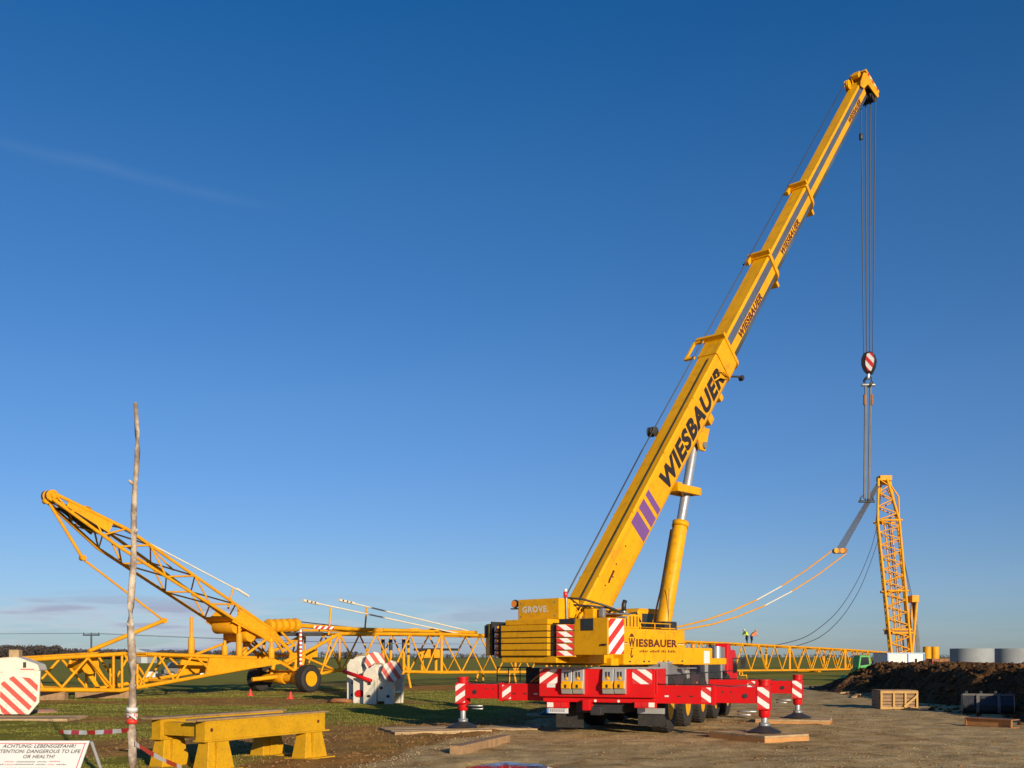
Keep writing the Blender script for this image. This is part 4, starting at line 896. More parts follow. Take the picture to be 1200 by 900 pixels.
for x in (a.x + .12, b.x - .12):
    for z in (zc[5] + .22, b.z - .10): tube('housing_bolt', (x, -3.752, z), (x, -3.762, z), .018, GRY, wh, 6, S)
for k in range(3): pipe('hose', [(-.9 + .2 * k, -2.9, 2.9), (-.8 + .2 * k, -2.6, 3.25 + .05 * k), (-.5 + .2 * k, -2.3, 3.1), (-.3 + .1 * k, -1.9, 2.8)], .022, DRK, MC, S)
for k in range(4): tube('hydraulic_pipe', (.55 + .09 * k, -2.9, 2.72), (.55 + .09 * k, .6, 2.72), .02, YEL if k % 2 else GRY, MC, 6, S)
for k in range(9):
    x0 = .2 + .11 * k; pipe('hydraulic_pipe', [(x0, -3.5 + .12 * k, 2.93), (x0 + .05, -3.35 + .12 * k, 3.05 + .07 * (k % 3)), (x0 - .1, -3.0 + .1 * k, 3.12 + .05 * (k % 2)), (x0 - .2, -2.6 + .1 * k, 2.9)], .018 + .008 * (k % 2), YEL if k % 3 else RUST, MC, S)
sbox('step_tread', (1.15, -1.6, 1.64), (1.5, -1.0, 1.67), GRY, 0); sbox('step_tread', (1.15, .1, 1.64), (1.5, .6, 1.67), GRY, 0)
# --- boom: four telescopic sections
EL = math.radians(50.3)
BM = S @ frame((.0, -2.7, 3.40), (1, 0, 0), (0, math.cos(EL), math.sin(EL)), (0, -math.sin(EL), math.cos(EL)))
BX, BYv, BZ = (BM.to_3x3() @ V(a) for a in ((1, 0, 0), (0, 1, 0), (0, 0, 1)))
def al(px, py, w=.32): return on(BM, 0, w, px, py)
L1 = al(851, 397).y; L2 = al(903, 300, .28).y; L3 = al(946, 219, .245).y; L4 = al(1008, 93, .215).y + .1
def section(w, top, H, y0, y1, strips, straight):
    """U-shaped boom profile, optional bare steel bands on the sides"""
    zs = [0, -.05 * H, -.13 * H, -.40 * H, -.42 * H, -straight * H]
    right = [(w - .03, 0), (w, -.05 * H)] + [(w, z) for z in (-.10 * H, -.38 * H, -straight * H)]
    arc = [(w * math.cos(a), -straight * H - (1 - straight) * H * math.sin(a)) for a in [math.pi * k / 10 for k in range(1, 10)]]
    left = [(-x, z) for x, z in right[::-1]]
    prof = right + arc + left
    bm = bmesh.new(); A = [bm.verts.new((x, y0, z + top)) for x, z in prof]; B = [bm.verts.new((x, y1, z + top)) for x, z in prof]; n = len(prof)
    bm.faces.new(A); bm.faces.new(B[::-1])
    for i in range(n):
        j = (i + 1) % n; f = bm.faces.new((A[i], B[i], B[j], A[j]))
        if strips:
            zm = (prof[i][1] + prof[j][1]) / 2 / H
            if -.38 < zm < -.10 or zm < -straight - .01: f.material_index = 1
        if prof[i][1] < -straight * H - .001 or prof[j][1] < -straight * H - .001: f.smooth = True
    bmesh.ops.recalc_face_normals(bm, faces=bm.faces)
    return bm
HB_ = 1.08; kz = HB_ / 1.40
secs = []
for k, (w, top, H, y0, y1, strips, strt) in enumerate(((.32, 0, HB_, -1.2, L1, 0, .80), (.28, -.05, HB_ * .88, L1 - .6, L2, 1, .66), (.245, -.085, HB_ * .80, L2 - .6, L3, 1, .66), (.215, -.12, HB_ * .73, L3 - .6, L4, 1, .66))):
    secs.append(bm_obj('boom_section', section(w, top, H, y0, y1, strips, strt), [BOOMY, BGR], MC, BM))
# collars at the section mouths with guide plates
def collar(par, w, top, H, y, ln, strt):
    bm = section(w + .055, top + .05, H + .11, y - ln, y, 0, strt); bm_obj('collar', bm, ORA if False else BOOMY, par, BM)
    box('collar_plate', (-w - .12, y - .09, top + .05), (w + .07, y, top + .20), BOOMY, par, BM, .01)
    box('collar_rib', (-w - .18, y - .34, top - .02), (-w - .05, y - .02, top + .13), BOOMY, par, BM, .01)
    box('collar_foot', (-w * .5, y - .12, top - H - .22), (w * .6, y, top - H - .03), BOOMY, par, BM, .02)
    tube('guide_pin', (-w - .30, y - .25, top + .02), (-w - .1, y - .25, top + .02), .03, DRK, par, 8, BM)
collar(secs[1], .28, -.05, HB_ * .88, L2, .15, .66); collar(secs[2], .245, -.085, HB_ * .80, L3, .15, .66)
bm_obj('collar', section(.35, .03, HB_ + .06, L1 - .8, L1, 0, .80), BOOMY, secs[0], BM); box('collar_plate', (-.60, L1 - .10, .03), (.38, L1, .19), BOOMY, secs[0], BM, .01)
for y in (L1 - .9, L1 - .12): box('walk_frame', (-.64, y - .05, .06), (-.36, y + .05, .13), BOOMY, secs[0], BM, .01)
box('walk_frame', (-.70, L1 - .95, .06), (-.63, L1 - .07, .14), BOOMY, secs[0], BM, .01)
bm_obj('collar', section(.375, .045, HB_ + .12, L1 - .12, L1 - .01, 0, .80), BOOMY, secs[0], BM)
# lettering, stripes and small fittings
def bprint(body, p0, p1, w, zlo, zhi, mat, par, bold, shear=0.):
    a = al(*p0, w).y; b = al(*p1, w).y
    text('lettering', body, BM @ V((w + .002, a, zlo)), BYv, BZ, b - a, zhi - zlo, mat, par, bold, shear)
bprint('WIESBAUER', (777, 568), (851, 447), .32, -.82, -.22, INK, secs[0], .05, .12)
bprint('WIESBAUER', (865.5, 392), (892, 345), .28, -.05 - .62, -.05 - .38, INKB, secs[1], .05, .1)
bprint('WIESBAUER', (914.5, 294), (935.5, 257), .245, -.085 - .56, -.085 - .345, INKB, secs[2], .045, .1)
bprint('WIESBAUER', (993, 138), (1006, 112), .215, -.12 - .51, -.12 - .315, INKB, secs[3], .045, .1)
for p0, p1 in (((740, 613), (747, 599)), ((749.5, 596.5), (755, 585.5)), ((757.5, 582), (761, 575.5))):
    a = al(*p0).y; b = al(*p1).y; box('purple_stripe', (.321, a, -.88), (.325, b, -.12), PUR, secs[0], BM)
for px, py in ((722, 661), (718, 676), (733, 640), (709, 686)): q = al(px, py); tube('bolt', (.32, q.y, q.z), (.335, q.y, q.z), .022, INKB, secs[0], 8, BM)
q = al(712, 660); pipe('grab_handle', [(.32, q.y, -.35), (.37, q.y, -.35), (.37, q.y - .3, -.36), (.32, q.y - .36, -.42)], .018, INKB, secs[0], BM)
for yy, ln in ((L1 - 1.6, .7), (L1 - 1.15, .3)):
    pipe('hose', [(.33, yy, -.40), (.41, yy + ln * .4, -.48), (.39, yy + ln * .7, -.70), (.33, yy + ln, -.86)], .03, BOOMY, secs[0], BM)
for yy, s in ((L1 - 1.5, .16), (L1 - 2.5, .22), (L1 - 3.0, .14)): box('boom_lug', (-.16, yy, -HB_ - s), (.20, yy + s * 1.3, -HB_ + .06), BOOMY, secs[0], BM, .04)
tube('side_lamp', (.15, L1 - .4, -HB_ - .06), (.40, L1 - .3, -HB_ - .2), .03, DRK, secs[0], 6, BM); box('side_lamp_box', (.34, L1 - .40, -HB_ - .30), (.48, L1 - .26, -HB_ - .18), DRK, secs[0], BM, .02)
tube('boom_cable', (.12, -.4, .018), (.12, L1 - 1.0, .018), .02, DRK, secs[0], 6, BM)
for yy in np.arange(.8, L1 - 1.2, 2.35): box('weld_strap', (-.321, yy, -.86), (.3212, yy + .035, .004), BOOMY, secs[0], BM)
for yy in (L1 * .14, L1 * .24): box('inspection_plate', (.32, yy, -.62), (.326, yy + .30, -.40), BOOMY, secs[0], BM, .002)
# hose reel on the back of the boom
q = on(BM, 0, -.4, 768, 508); 
for x in (-.52, -.40): lathe('rope_reel', [(.001, -.06), (.15, -.05), (.12, 0), (.15, .05), (.001, .05)], DRK, secs[0], BM @ Matrix.Translation((x, q.y, .06)) @ Matrix.Rotation(math.radians(90), 4, 'Y'), seg=18)
# --- lift cylinder
b0_ = on(S, 0, 0, 776, 735); b1_ = on(S, 0, 0, 794, 613); e0 = V((0, b0_.y, b0_.z)) - (V((0, b1_.y, b1_.z)) - V((0, b0_.y, b0_.z))).normalized() * .9
tp = on(S, 0, 0, 813, 523); e2 = V((0, tp.y, tp.z)); dcy = (e2 - e0).normalized(); e1 = e0 + dcy * ((b1_.z - e0.z) / dcy.z)
lc = tube('lift_cylinder', e0, e1, .22, YEL, MC, 24, S)
tube('cylinder_rim', e1 - dcy * .12, e1 + dcy * .05, .24, YEL, MC, 24, S); tube('lift_rod', e1, e2, .135, CHR, MC, 24, S)
pipe('cylinder_pipe', [e0 + V((-.3, 0, .5)), e0 + dcy * 2 + V((-.29, 0, 0)), e1 + V((-.29, -.05, -.15))], .03, YEL, MC, S)
cp = e0 + dcy * ((e1 - e0).length + 1.0)
for x in (-.30, .18): box('rod_clamp', (x, cp.y - .75, cp.z - .10), (x + .12, cp.y + .34, cp.z + .12), BOOMY, MC, S, .02)
box('rod_clamp', (-.3, cp.y + .24, cp.z - .09), (.3, cp.y + .36, cp.z + .11), BOOMY, MC, S, .02); box('rod_clamp', (-.3, cp.y - .95, cp.z - .12), (.34, cp.y - .72, cp.z + .14), BOOMY, MC, S, .02)
for x in (-.30, .20): prism('cylinder_lug', [(e2.y - .35, e2.z + .45), (e2.y - .10, e2.z - .16), (e2.y + .18, e2.z - .16), (e2.y + .42, e2.z + .55)], 'x', x, x + .1, BOOMY, MC, S, .02)
tube('cylinder_pin', (-.36, e2.y + .08, e2.z), (.36, e2.y + .08, e2.z), .10, GRY, MC, 14, S)
pipe('hose', [e0 + V((-.2, -.3, .7)), e0 + V((-.1, -.9, 1.25)), e0 + V((.1, -1.5, 1.2)), e0 + V((.3, -1.9, .9))], .03, DRK, MC, S); sbox('pump_bracket', (-.1, .9, 2.3), (.3, 1.5, 2.95), DRK, .04); tube('antenna', (.2, 1.2, 2.9), (.2, 1.25, 3.9), .008, DRK, MC, 6, S)
# --- boom head
hz = -.12; HDM = BM @ Matrix.Translation((0, L4 - .1, hz)) @ Matrix.Scale(.70, 4) @ Matrix.Translation((0, -L4 + .1, -hz))
for x in (-.44, .36): prism('head_cheek', [(L4 - .55, hz - .05), (L4 - .35, hz + .10), (L4 + .40, hz + .22), (L4 + .72, hz + .02), (L4 + 1.40, hz - 1.35), (L4 + 1.30, hz - 1.62), (L4 + 1.08, hz - 1.58), (L4 + .40, hz - .45), (L4 - .25, hz - .35)], 'x', x, x + .06, BOOMY, secs[3], HDM, .01)
for k in range(4): lathe('head_sheave', [(.001, -.04), (.40, -.04), (.35, 0), (.40, .04), (.001, .04)], DRK, secs[3], HDM @ Matrix.Translation((-.30 + .19 * k, L4 + 1.05, hz - 1.32)) @ Matrix.Rotation(math.radians(90), 4, 'Y'), seg=20)
for k in range(2): lathe('top_sheave', [(.001, -.035), (.24, -.035), (.20, 0), (.24, .035), (.001, .035)], BOOMY, secs[3], HDM @ Matrix.Translation((-.2 - .12 * k, L4 - .45, hz + .22)) @ Matrix.Rotation(math.radians(90), 4, 'Y'), seg=18)
prism('head_bar', [(L4 + .62, hz + .22), (L4 + .78, hz + .22), (L4 + 1.52, hz - 1.45), (L4 + 1.36, hz - 1.50)], 'x', -.46, .44, BOOMY, secs[3], HDM, .02); box('nose_block', (-.2, L4 + .1, hz + .15), (.2, L4 + .5, hz + .36), BOOMY, secs[3], HDM, .04)
for k in range(5): tube('head_bolt', (.425, L4 + 1.30 - k * .12, hz - 1.2 + k * .27), (.455, L4 + 1.30 - k * .12, hz - 1.2 + k * .27), .05, LAMP if k % 2 else REDL, secs[3], 8, HDM)
# hoist rope along the boom and the falls down to the hook
hp = HDM @ V((0, L4 + 1.1, hz - 1.5)); hang = P(1017.5, 130, hp.y)
hang = V((hang.x, hp.y, 0))
pipe('hoist_rope', [(-.30, -.9, .10), (-.36, al(768, 508).y, .16)], .02, ROPE, MC, BM); pipe('hoist_rope', [(-.36, al(768, 508).y, .16), (-.22, L4 - .35, hz + .28)], .016, ROPE, MC, BM)
zb_ = P(1017, 413, hp.y).z
for k, dx in enumerate((-.29, -.10, .09, .29)):
    tube('hoist_rope', V((hang.x, hang.y, hp.z + .12)) + SX * dx, V((hang.x, hang.y, zb_ - .1)) + SX * dx * .62, .022, ROPE, MC, 6)
sw = V((hang.x, hang.y, 0)) - SX * .29; zz = P(1008, 157, hp.y).z
tube('limit_weight', (sw.x, sw.y, zz - .12), (sw.x, sw.y, zz + .10), .075, DRK, MC, 12)
# ================================================================== hook block and slings
HB = thing('hook_block', V((hang.x, hang.y, P(1017, 441, hp.y).z)), 'small black hook block with red and white striped cheeks hanging from the raised boom', 'hook block', rz=-.35)
def HPp(px, py): q = P(px, py, hp.y); return V((hang.x + (px - 1017.3) / F * hp.y, hang.y, q.z))
HM = Matrix.Translation((hang.x, hang.y, 0)) @ Matrix.Rotation(-.55, 4, 'Z') @ Matrix.Diagonal((.78, .78, 1, 1)); z0, z1 = HPp(1017, 438).z, HPp(1017, 413).z; zh = z1 - z0
oct8 = [(-.20, z0 + zh * .12), (-.08, z0), (.14, z0), (.30, z0 + zh * .3), (.36, z0 + zh * .62), (.26, z1 - .06), (.10, z1), (-.18, z1 - .04), (-.30, z0 + zh * .7), (-.30, z0 + zh * .4)]
prism('sheave_case', oct8, 'y', -.20, .30, INK, HB, HM, .02)
bmh = bmesh.new()
m_hook = stripes('warning_stripes_hook', math.radians(45), .30)
me_pts = [(x * .62 + .10, z) for x, z in oct8]
cz = (z0 + z1) / 2; A = [(x, (z - cz) * .86) for x, z in me_pts]
vsA = [bmh.verts.new((x, z, 0)) for x, z in A]; vsB = [bmh.verts.new((x, z, .02)) for x, z in A]; bmh.faces.new(vsA[::-1]); bmh.faces.new(vsB)
for i in range(len(A)): j = (i + 1) % len(A); bmh.faces.new((vsA[i], vsA[j], vsB[j], vsB[i]))
bmesh.ops.recalc_face_normals(bmh, faces=bmh.faces)
bm_obj('striped_cheek', bmh, m_hook, HB, HM @ Matrix.Translation((0, -.205, cz)) @ Matrix.Rotation(math.radians(90), 4, 'X'))
tube('hook_shank', (0, 0, z0 - .2), (0, 0, z0 + .05), .07, ALU, HB, 12, HM)
pipe('hook', [(0, 0, z0 - .1), (.12, 0, z0 - .2), (.18, 0, z0 - .34), (.08, 0, z0 - .47), (-.08, 0, z0 - .47), (-.17, 0, z0 - .36), (-.15, 0, z0 - .26)], [.06, .065, .07, .075, .065, .05, .02], DRK, HB, HM, 10)
pipe('hook', [(0, 0, z0 - .1), (-.12, 0, z0 - .17), (-.22, 0, z0 - .26), (-.22, 0, z0 - .34)], [.06, .06, .05, .02], DRK, HB, HM, 10)
SLG = paint('sling_wire', (.13, .13, .14), .55, metal=.2)
SL = thing('lifting_sling', V((hang.x, hang.y, HPp(1016, 592).z)), 'pair of long wire slings hanging from the hook with shackles at their lower ends', 'sling')
zt_ = z0 - .46; zl = HPp(1016, 588).z
for dx in (-.13, -.08, .08, .13): tube('sling_leg', (hang.x + dx * .9, hang.y, zt_), (hang.x - .06 + dx * .8, hang.y, zl + .12), .032, SLG, SL, 6)
for dx in (-.15, .15):
    tube('ferrule', (hang.x + dx * .9, hang.y, zt_ - .75), (hang.x + dx * .9, hang.y, zt_ - .35), .06, RUST, SL, 8)
    pipe('shackle', [(hang.x - .06 + dx - .09, hang.y, zl), (hang.x - .06 + dx - .09, hang.y, zl + .14), (hang.x - .06 + dx, hang.y, zl + .24), (hang.x - .06 + dx + .09, hang.y, zl + .14), (hang.x - .06 + dx + .09, hang.y, zl)], .03, DRK, SL)
    tube('shackle_pin', (hang.x - .06 + dx - .16, hang.y, zl + .01), (hang.x - .06 + dx + .16, hang.y, zl + .01), .045, DRK, SL, 8)
tube('sling_ring', (hang.x - .25, hang.y, zt_ + .03), (hang.x + .25, hang.y, zt_ + .03), .06, GRY, SL, 10)
# ================================================================== mats under the outriggers
def mat_pad(corner, ang, l, w, h, label, planks, edge=MATW, top=PLY, z=-.03):
    e = thing('outrigger_mat', corner, label, 'timber mat'); M = Matrix.Translation(corner) @ Matrix.Rotation(ang, 4, 'Z'); n = planks
    for k in range(n): box('plank', (.004, w * k / n + .006, h - .05), (l - .004, w * (k + 1) / n - .006, h + random.uniform(-.006, .004)), top, e, M, .006)
    box('side_board', (0, 0, z), (l, .06, h - .052), edge, e, M, .006); box('side_board', (0, w - .06, z), (l, w, h - .052), edge, e, M, .006); box('end_board', (0, .061, z), (.06, w - .061, h - .052), edge, e, M, .006); box('end_board', (l - .06, .061, z), (l, w - .061, h - .052), edge, e, M, .006)
    return e
jr = K @ V((4.05, .35, 0)); an = math.radians(31)
def centred(c, ang, l, w): u = V((math.cos(ang), math.sin(ang), 0)); v = V((-u.y, u.x, 0)); return V((c.x, c.y, 0)) - u * l / 2 - v * w / 2
mat_pad(centred(jr + V((-.12, .1, 0)), an, 1.42, 1.85), an, 1.42, 1.85, .16, 'thick box shaped timber mat under the near right outrigger foot', 6)
jf = K @ V((4.05, 7.35, 0)); an2 = math.radians(-20); mat_pad(centred(jf + V((-.1, 0, 0)), an2, 2.1, 1.7), an2, 2.1, 1.7, .12, 'low timber mat under the right outrigger foot beside the cab', 6, MATW)
jl2 = K @ V((-3.9, 7.6, 0)); mat_pad(centred(jl2, 0, 1.6, 1.5), 0, 1.6, 1.5, .055, 'timber mat under the far left outrigger foot in the crane shadow', 5)
jl = K @ V((-3.9, .62, 0)); an3 = math.radians(20)
mat_pad(centred(jl + V((-.75, -.25, 0)), an3, 2.6, 1.9), an3, 2.6, 1.9, .06, 'weathered flat board mat under the near left outrigger foot on the grass', 5, PLY)
an4 = math.radians(-8); mat_pad(centred(jl + V((1.35, .55, 0)), an4, 1.5, 1.3), an4, 1.5, 1.3, .05, 'spare weathered board mat beside the near left outrigger foot', 4, PLY)

# ================================================================== things on the field, left
# bare wooden pole with barrier tape
pb = P(152.5, 958, 13.0); pb.z = 0; pt_ = P(159, 472, 13.0)
pm, pt2, pbs = newmat('barked_pole'); w_ = nzt(pt2, 7, 6, 'World', .7); w2_ = nzt(pt2, 2.2, 3, 'World')
pt2.links.new(ramp(pt2, mth(pt2, 'ADD', mth(pt2, 'MULTIPLY', w_, .6), mth(pt2, 'MULTIPLY', w2_, .4)), [(.36, (.13, .085, .06)), (.47, (.27, .205, .155)), (.60, (.55, .47, .37))]), pbs.inputs['Base Color']); pbs.inputs['Roughness'].default_value = .85
bpn = N(pt2, 'ShaderNodeBump'); bpn.inputs['Strength'].default_value = .6; bpn.inputs['Distance'].default_value = .02; pt2.links.new(w_, bpn.inputs['Height']); pt2.links.new(bpn.outputs[0], pbs.inputs['Normal'])
WP = thing('wooden_pole', pb, 'tall bare wooden pole with peeling bark and barrier tape tied round it', 'pole')
pts = []; rs = []
for k in range(27):
    t = k / 26; q = pb.lerp(pt_, t); q += V((.022 * math.sin(t * 9) + .012 * math.sin(t * 23), .01 * math.cos(t * 11), 0)); pts.append(q if k else q - V((0, 0, .15))); rs.append((.060 - .033 * t) * (1 + .08 * math.sin(t * 37)))
pipe('trunk', pts, rs, pm, WP, sides=12)
for t, sx in ((.30, 1), (.45, -1), (.68, 1), (.8, -1)):
    q = pb.lerp(pt_, t); pipe('knot', [q, q + V((sx * .045, -.03, .03)), q + V((sx * .06, -.04, .05))], [.03, .02, .012], pm, WP, sides=6)
def tape_band(name, pts, w, par):
    pts = [V(p) for p in pts]; bm = bmesh.new(); A = []; B = []; s = 0; ss = []
    for i, p in enumerate(pts):
        tw = .5 * math.sin(i * .9); off = V((0, -math.sin(tw), math.cos(tw))) * w / 2; A.append(bm.verts.new(p - off)); B.append(bm.verts.new(p + off))
    for i in range(len(pts) - 1): bm.faces.new((A[i], A[i + 1], B[i + 1], B[i]))
    return bm_obj(name, bm, TAPE, par, I4, True)
def curve(p0, p1, dip, n=16): return [V(p0).lerp(V(p1), k / n) - V((0, 0, dip * 4 * (k / n) * (1 - k / n))) for k in range(n + 1)]
BT = thing('barrier_tape', P(154, 850, 13.0), 'red and white barrier tape tied to the bare pole and strung across the grass', 'barrier tape')
tp_ = P(154, 848, 12.93)
tape_band('strip', curve(P(151, 855.5, 12.95), P(70, 857.5, 14.6), .02), .06, BT); tape_band('strip', curve(P(158, 871, 12.9), P(213, 899, 17.0), .03), .07, BT)
for z, m in ((834, WHP), (841, TAPE), (848, PLAST)):
    q = P(154.7, z, 13.0); tube('wrap', q, q + V((.003, 0, .055 if m is not PLAST else .06)), .071, m, BT, 14)
pipe('wrap', [P(150, 837, 12.93), P(155, 839, 12.92), P(160, 843, 12.93)], .016, WHP, BT)
# warning sign
SG = thing('warning_sign', P(55, 975, 11.1), 'white warning board with German and English lettering on a folding stand', 'sign')
q0 = P(-12, 868, 11.1); q1 = P(105, 868, 11.1); tilt = V((0, -.30, -.95)).normalized(); hgt = (q0.z) / .95
sx_ = V((1, 0, 0)); sy_ = -tilt; sz_ = sx_.cross(sy_).normalized(); lowL = V((q0.x, q0.y, q0.z)) + tilt * (hgt * .93); 
SGM = frame(lowL, sx_, sy_, sz_); bw = q1.x - q0.x; bh = hgt * .93
# the board narrows to its foot
bmq = bmesh.new(); ins = .0
add_box(bmq, (0, 0, -.012), (bw, bh, 0)); 
for v in bmq.verts:
    if v.co.y < .1: v.co.x += .10 if v.co.x < bw / 2 else -.22
bm_obj('board', bmq, WHP, SG, SGM)
for (x0, y0, x1, y1) in ((.03, bh - .035, bw - .03, bh - .027),): box('border_line', (x0, y0, .0005), (x1, y1, .002), INKR, SG, SGM)
sl = .22 / bh
prism('border_line', [(bw - .05 - .22, .0), (bw - .04 - .22, .0), (bw - .04, bh - .03), (bw - .05, bh - .03)], 'z', .0005, .002, INKR, SG, SGM)
px2m = 11.1 / F
def sgtext(body, x0, x1, ytop, ybot, mat, bold=.004, shear=.28):
    s = 1 / .95
    text('lettering', body, SGM @ V(((x0 + 12) * px2m, bh - (ybot - 868) * px2m * s, .001)), sx_, sy_, (x1 - x0) * px2m, (ybot - ytop) * px2m * s, mat, SG, bold, shear, .0015)
sgtext('ACHTUNG: LEBENSGEFAHR!', 4, 90, 872, 876.2, INKG, .02); sgtext('ATTENTION: DANGEROUS TO LIFE', -7, 96.5, 878, 882.2, INKG, .02); sgtext('OR HEALTH!', 30, 67, 884, 888, INKG, .02)
for (x0, x1, y, m) in ((9, 21, 891.4, INKR), (23, 45, 891.6, INKG), (47, 59, 891.6, INKG), (61, 74, 891.2, INKR), (-5, 9, 894.4, INKG), (10, 20, 894.6, INKR), (21, 44, 894.4, INKG), (46, 58, 894.6, INKG), (60, 68, 894.6, INKR), (70, 82, 894.6, INKG), (11, 24, 899, INKR), (26, 60, 899, INKG)):
    w_n = max(2, int((x1 - x0) / 2.1))
    for k in range(w_n):
        xa = x0 + (x1 - x0) * k / w_n; box('small_print', ((xa + 12) * px2m, bh - (y + .9 - 868) * px2m / .95, .0006), ((xa + 1.5 + 12) * px2m, bh - (y - .35 * (k % 2) - 868) * px2m / .95, .0016), m, SG, SGM)
tube('stand_leg', q1 + V((.01, .02, -.01)), V((q1.x + .17, q1.y + .48, -.02)), .019, ALU, SG, 8); tube('stand_leg', q0 + V((0, .02, -.01)), V((q0.x - .12, q0.y + .48, -.02)), .019, ALU, SG, 8)
tube('foot_rail', lowL + V((.1, 0, 0)), lowL + V((.12, .05, -lowL.z - .02)), .015, ALU, SG, 8); tube('foot_rail', lowL + V((bw - .24, 0, 0)), lowL + V((bw - .22, .05, -lowL.z - .02)), .015, ALU, SG, 8)
TBD = paint('trestle_board', (.30, .19, .09), .8, var=.3, scale=4, dirt=(.12, .07, .03), dirt_amt=.5, bump=.3)
# yellow trestle: two I beams on four flared legs
fl = P(240, 843.5, 17.4); fr = P(381, 835, 20.1); rl = P(187, 840.5, 18.2)
tu = V((fr.x - fl.x, fr.y - fl.y, 0)); TL = tu.length; tu.normalize(); tv = V((-tu.y, tu.x, 0)); TW = (rl - fl).dot(tv)
TZ = .86
TM = frame((fl.x, fl.y, 0), tu, tv, (0, 0, 1))
TR = thing('trestle', TM @ V((TL / 2, TW / 2, 0)), 'heavy yellow steel trestle of two I-beams on flared legs, boards laid on top', 'trestle')
for v0 in (.0, TW - .22):
    hb = .36; zb0 = TZ - hb
    be = box('beam_web', (.02, v0 + .09, zb0 + .03), (TL - .02, v0 + .13, TZ - .03), TRY, TR, TM)
    box('top_flange', (0, v0, TZ - .03), (TL, v0 + .22, TZ), TRY, TR, TM, .004); box('bottom_flange', (-.02, v0 - .03, zb0), (TL + .10, v0 + .25, zb0 + .03), TRY, TR, TM, .004)
    for x in (.0, TL * .34, TL * .66, TL - .03): box('stiffener', (x, v0 + .004, zb0 + .03), (x + .03, v0 + .216, TZ - .03), TRY, TR, TM)
    box('web_cover', (.03, v0 + .005, zb0 + .031), (TL - .031, v0 + .02, TZ - .031), TRY, TR, TM)
    for x in (.16, TL - .2): tube('lifting_hole', (x, v0 + .003, zb0 + .2), (x, v0 + .006, zb0 + .2), .035, INKB, TR, 12, TM)
    for x in (.06, TL - .58):
        w = .5; g = .08; zf = zb0 - .001
        lg = bmesh.new(); c0 = [(x - g, v0 - .07), (x + w + g, v0 - .07), (x + w + g, v0 + .29), (x - g, v0 + .29)]; c1 = [(x + .02, v0 - .01), (x + w - .02, v0 - .01), (x + w - .02, v0 + .23), (x + .02, v0 + .23)]
        lo_ = [lg.verts.new((a, b, -.03)) for a, b in c0]; hi_ = [lg.verts.new((a, b, zf)) for a, b in c1]; lg.faces.new(lo_[::-1]); lg.faces.new(hi_)
        for i in range(4): j = (i + 1) % 4; lg.faces.new((lo_[i], lo_[j], hi_[j], hi_[i]))
        bmesh.ops.recalc_face_normals(lg, faces=lg.faces); bmesh.ops.bevel(lg, geom=lg.edges[:], offset=.008, segments=1, affect='EDGES'); bm_obj('leg', lg, TRY, TR, TM)
        prism('leg_rib', [(x + w * .30, zf), (x + w * .62, zf), (x + w * .72, -.02), (x + w * .2, -.02)], 'y', v0 - .10, v0 - .03, TRY, TR, TM, .004)
        box('foot_plate', (x - g - .06, v0 - .2, -.04), (x + w + g + .06, v0 + .4, .022), TRY, TR, TM)
for x in (.08, TL - .26): box('cross_beam', (x, .23, TZ - .28), (x + .18, TW - .23, TZ - .05), TRY, TR, TM, .006)
for v0 in (-.03, TW - .25):
    e = box('board', (-.14 - random.random() * .1, v0, TZ + .001), (TL + .12, v0 + .30, TZ + .036), TBD, TR, TM @ Matrix.Rotation(.012, 4, 'Z'), .006)
tag(TR)
# plank lying on the mud
pk0, pk1 = G(541, 884), G(598, 870); d_ = (pk1 - pk0); pl_ = d_.length; PM = frame((pk0.x, pk0.y, 0), d_, V((-d_.y, d_.x, 0)), (0, 0, 1))
e = box('plank', (0, 0, -.02), (pl_, .26, .17), WOOD, None, PM, .012); tag(e, 'squared wooden beam lying in the mud by the gravel edge', 'timber beam')
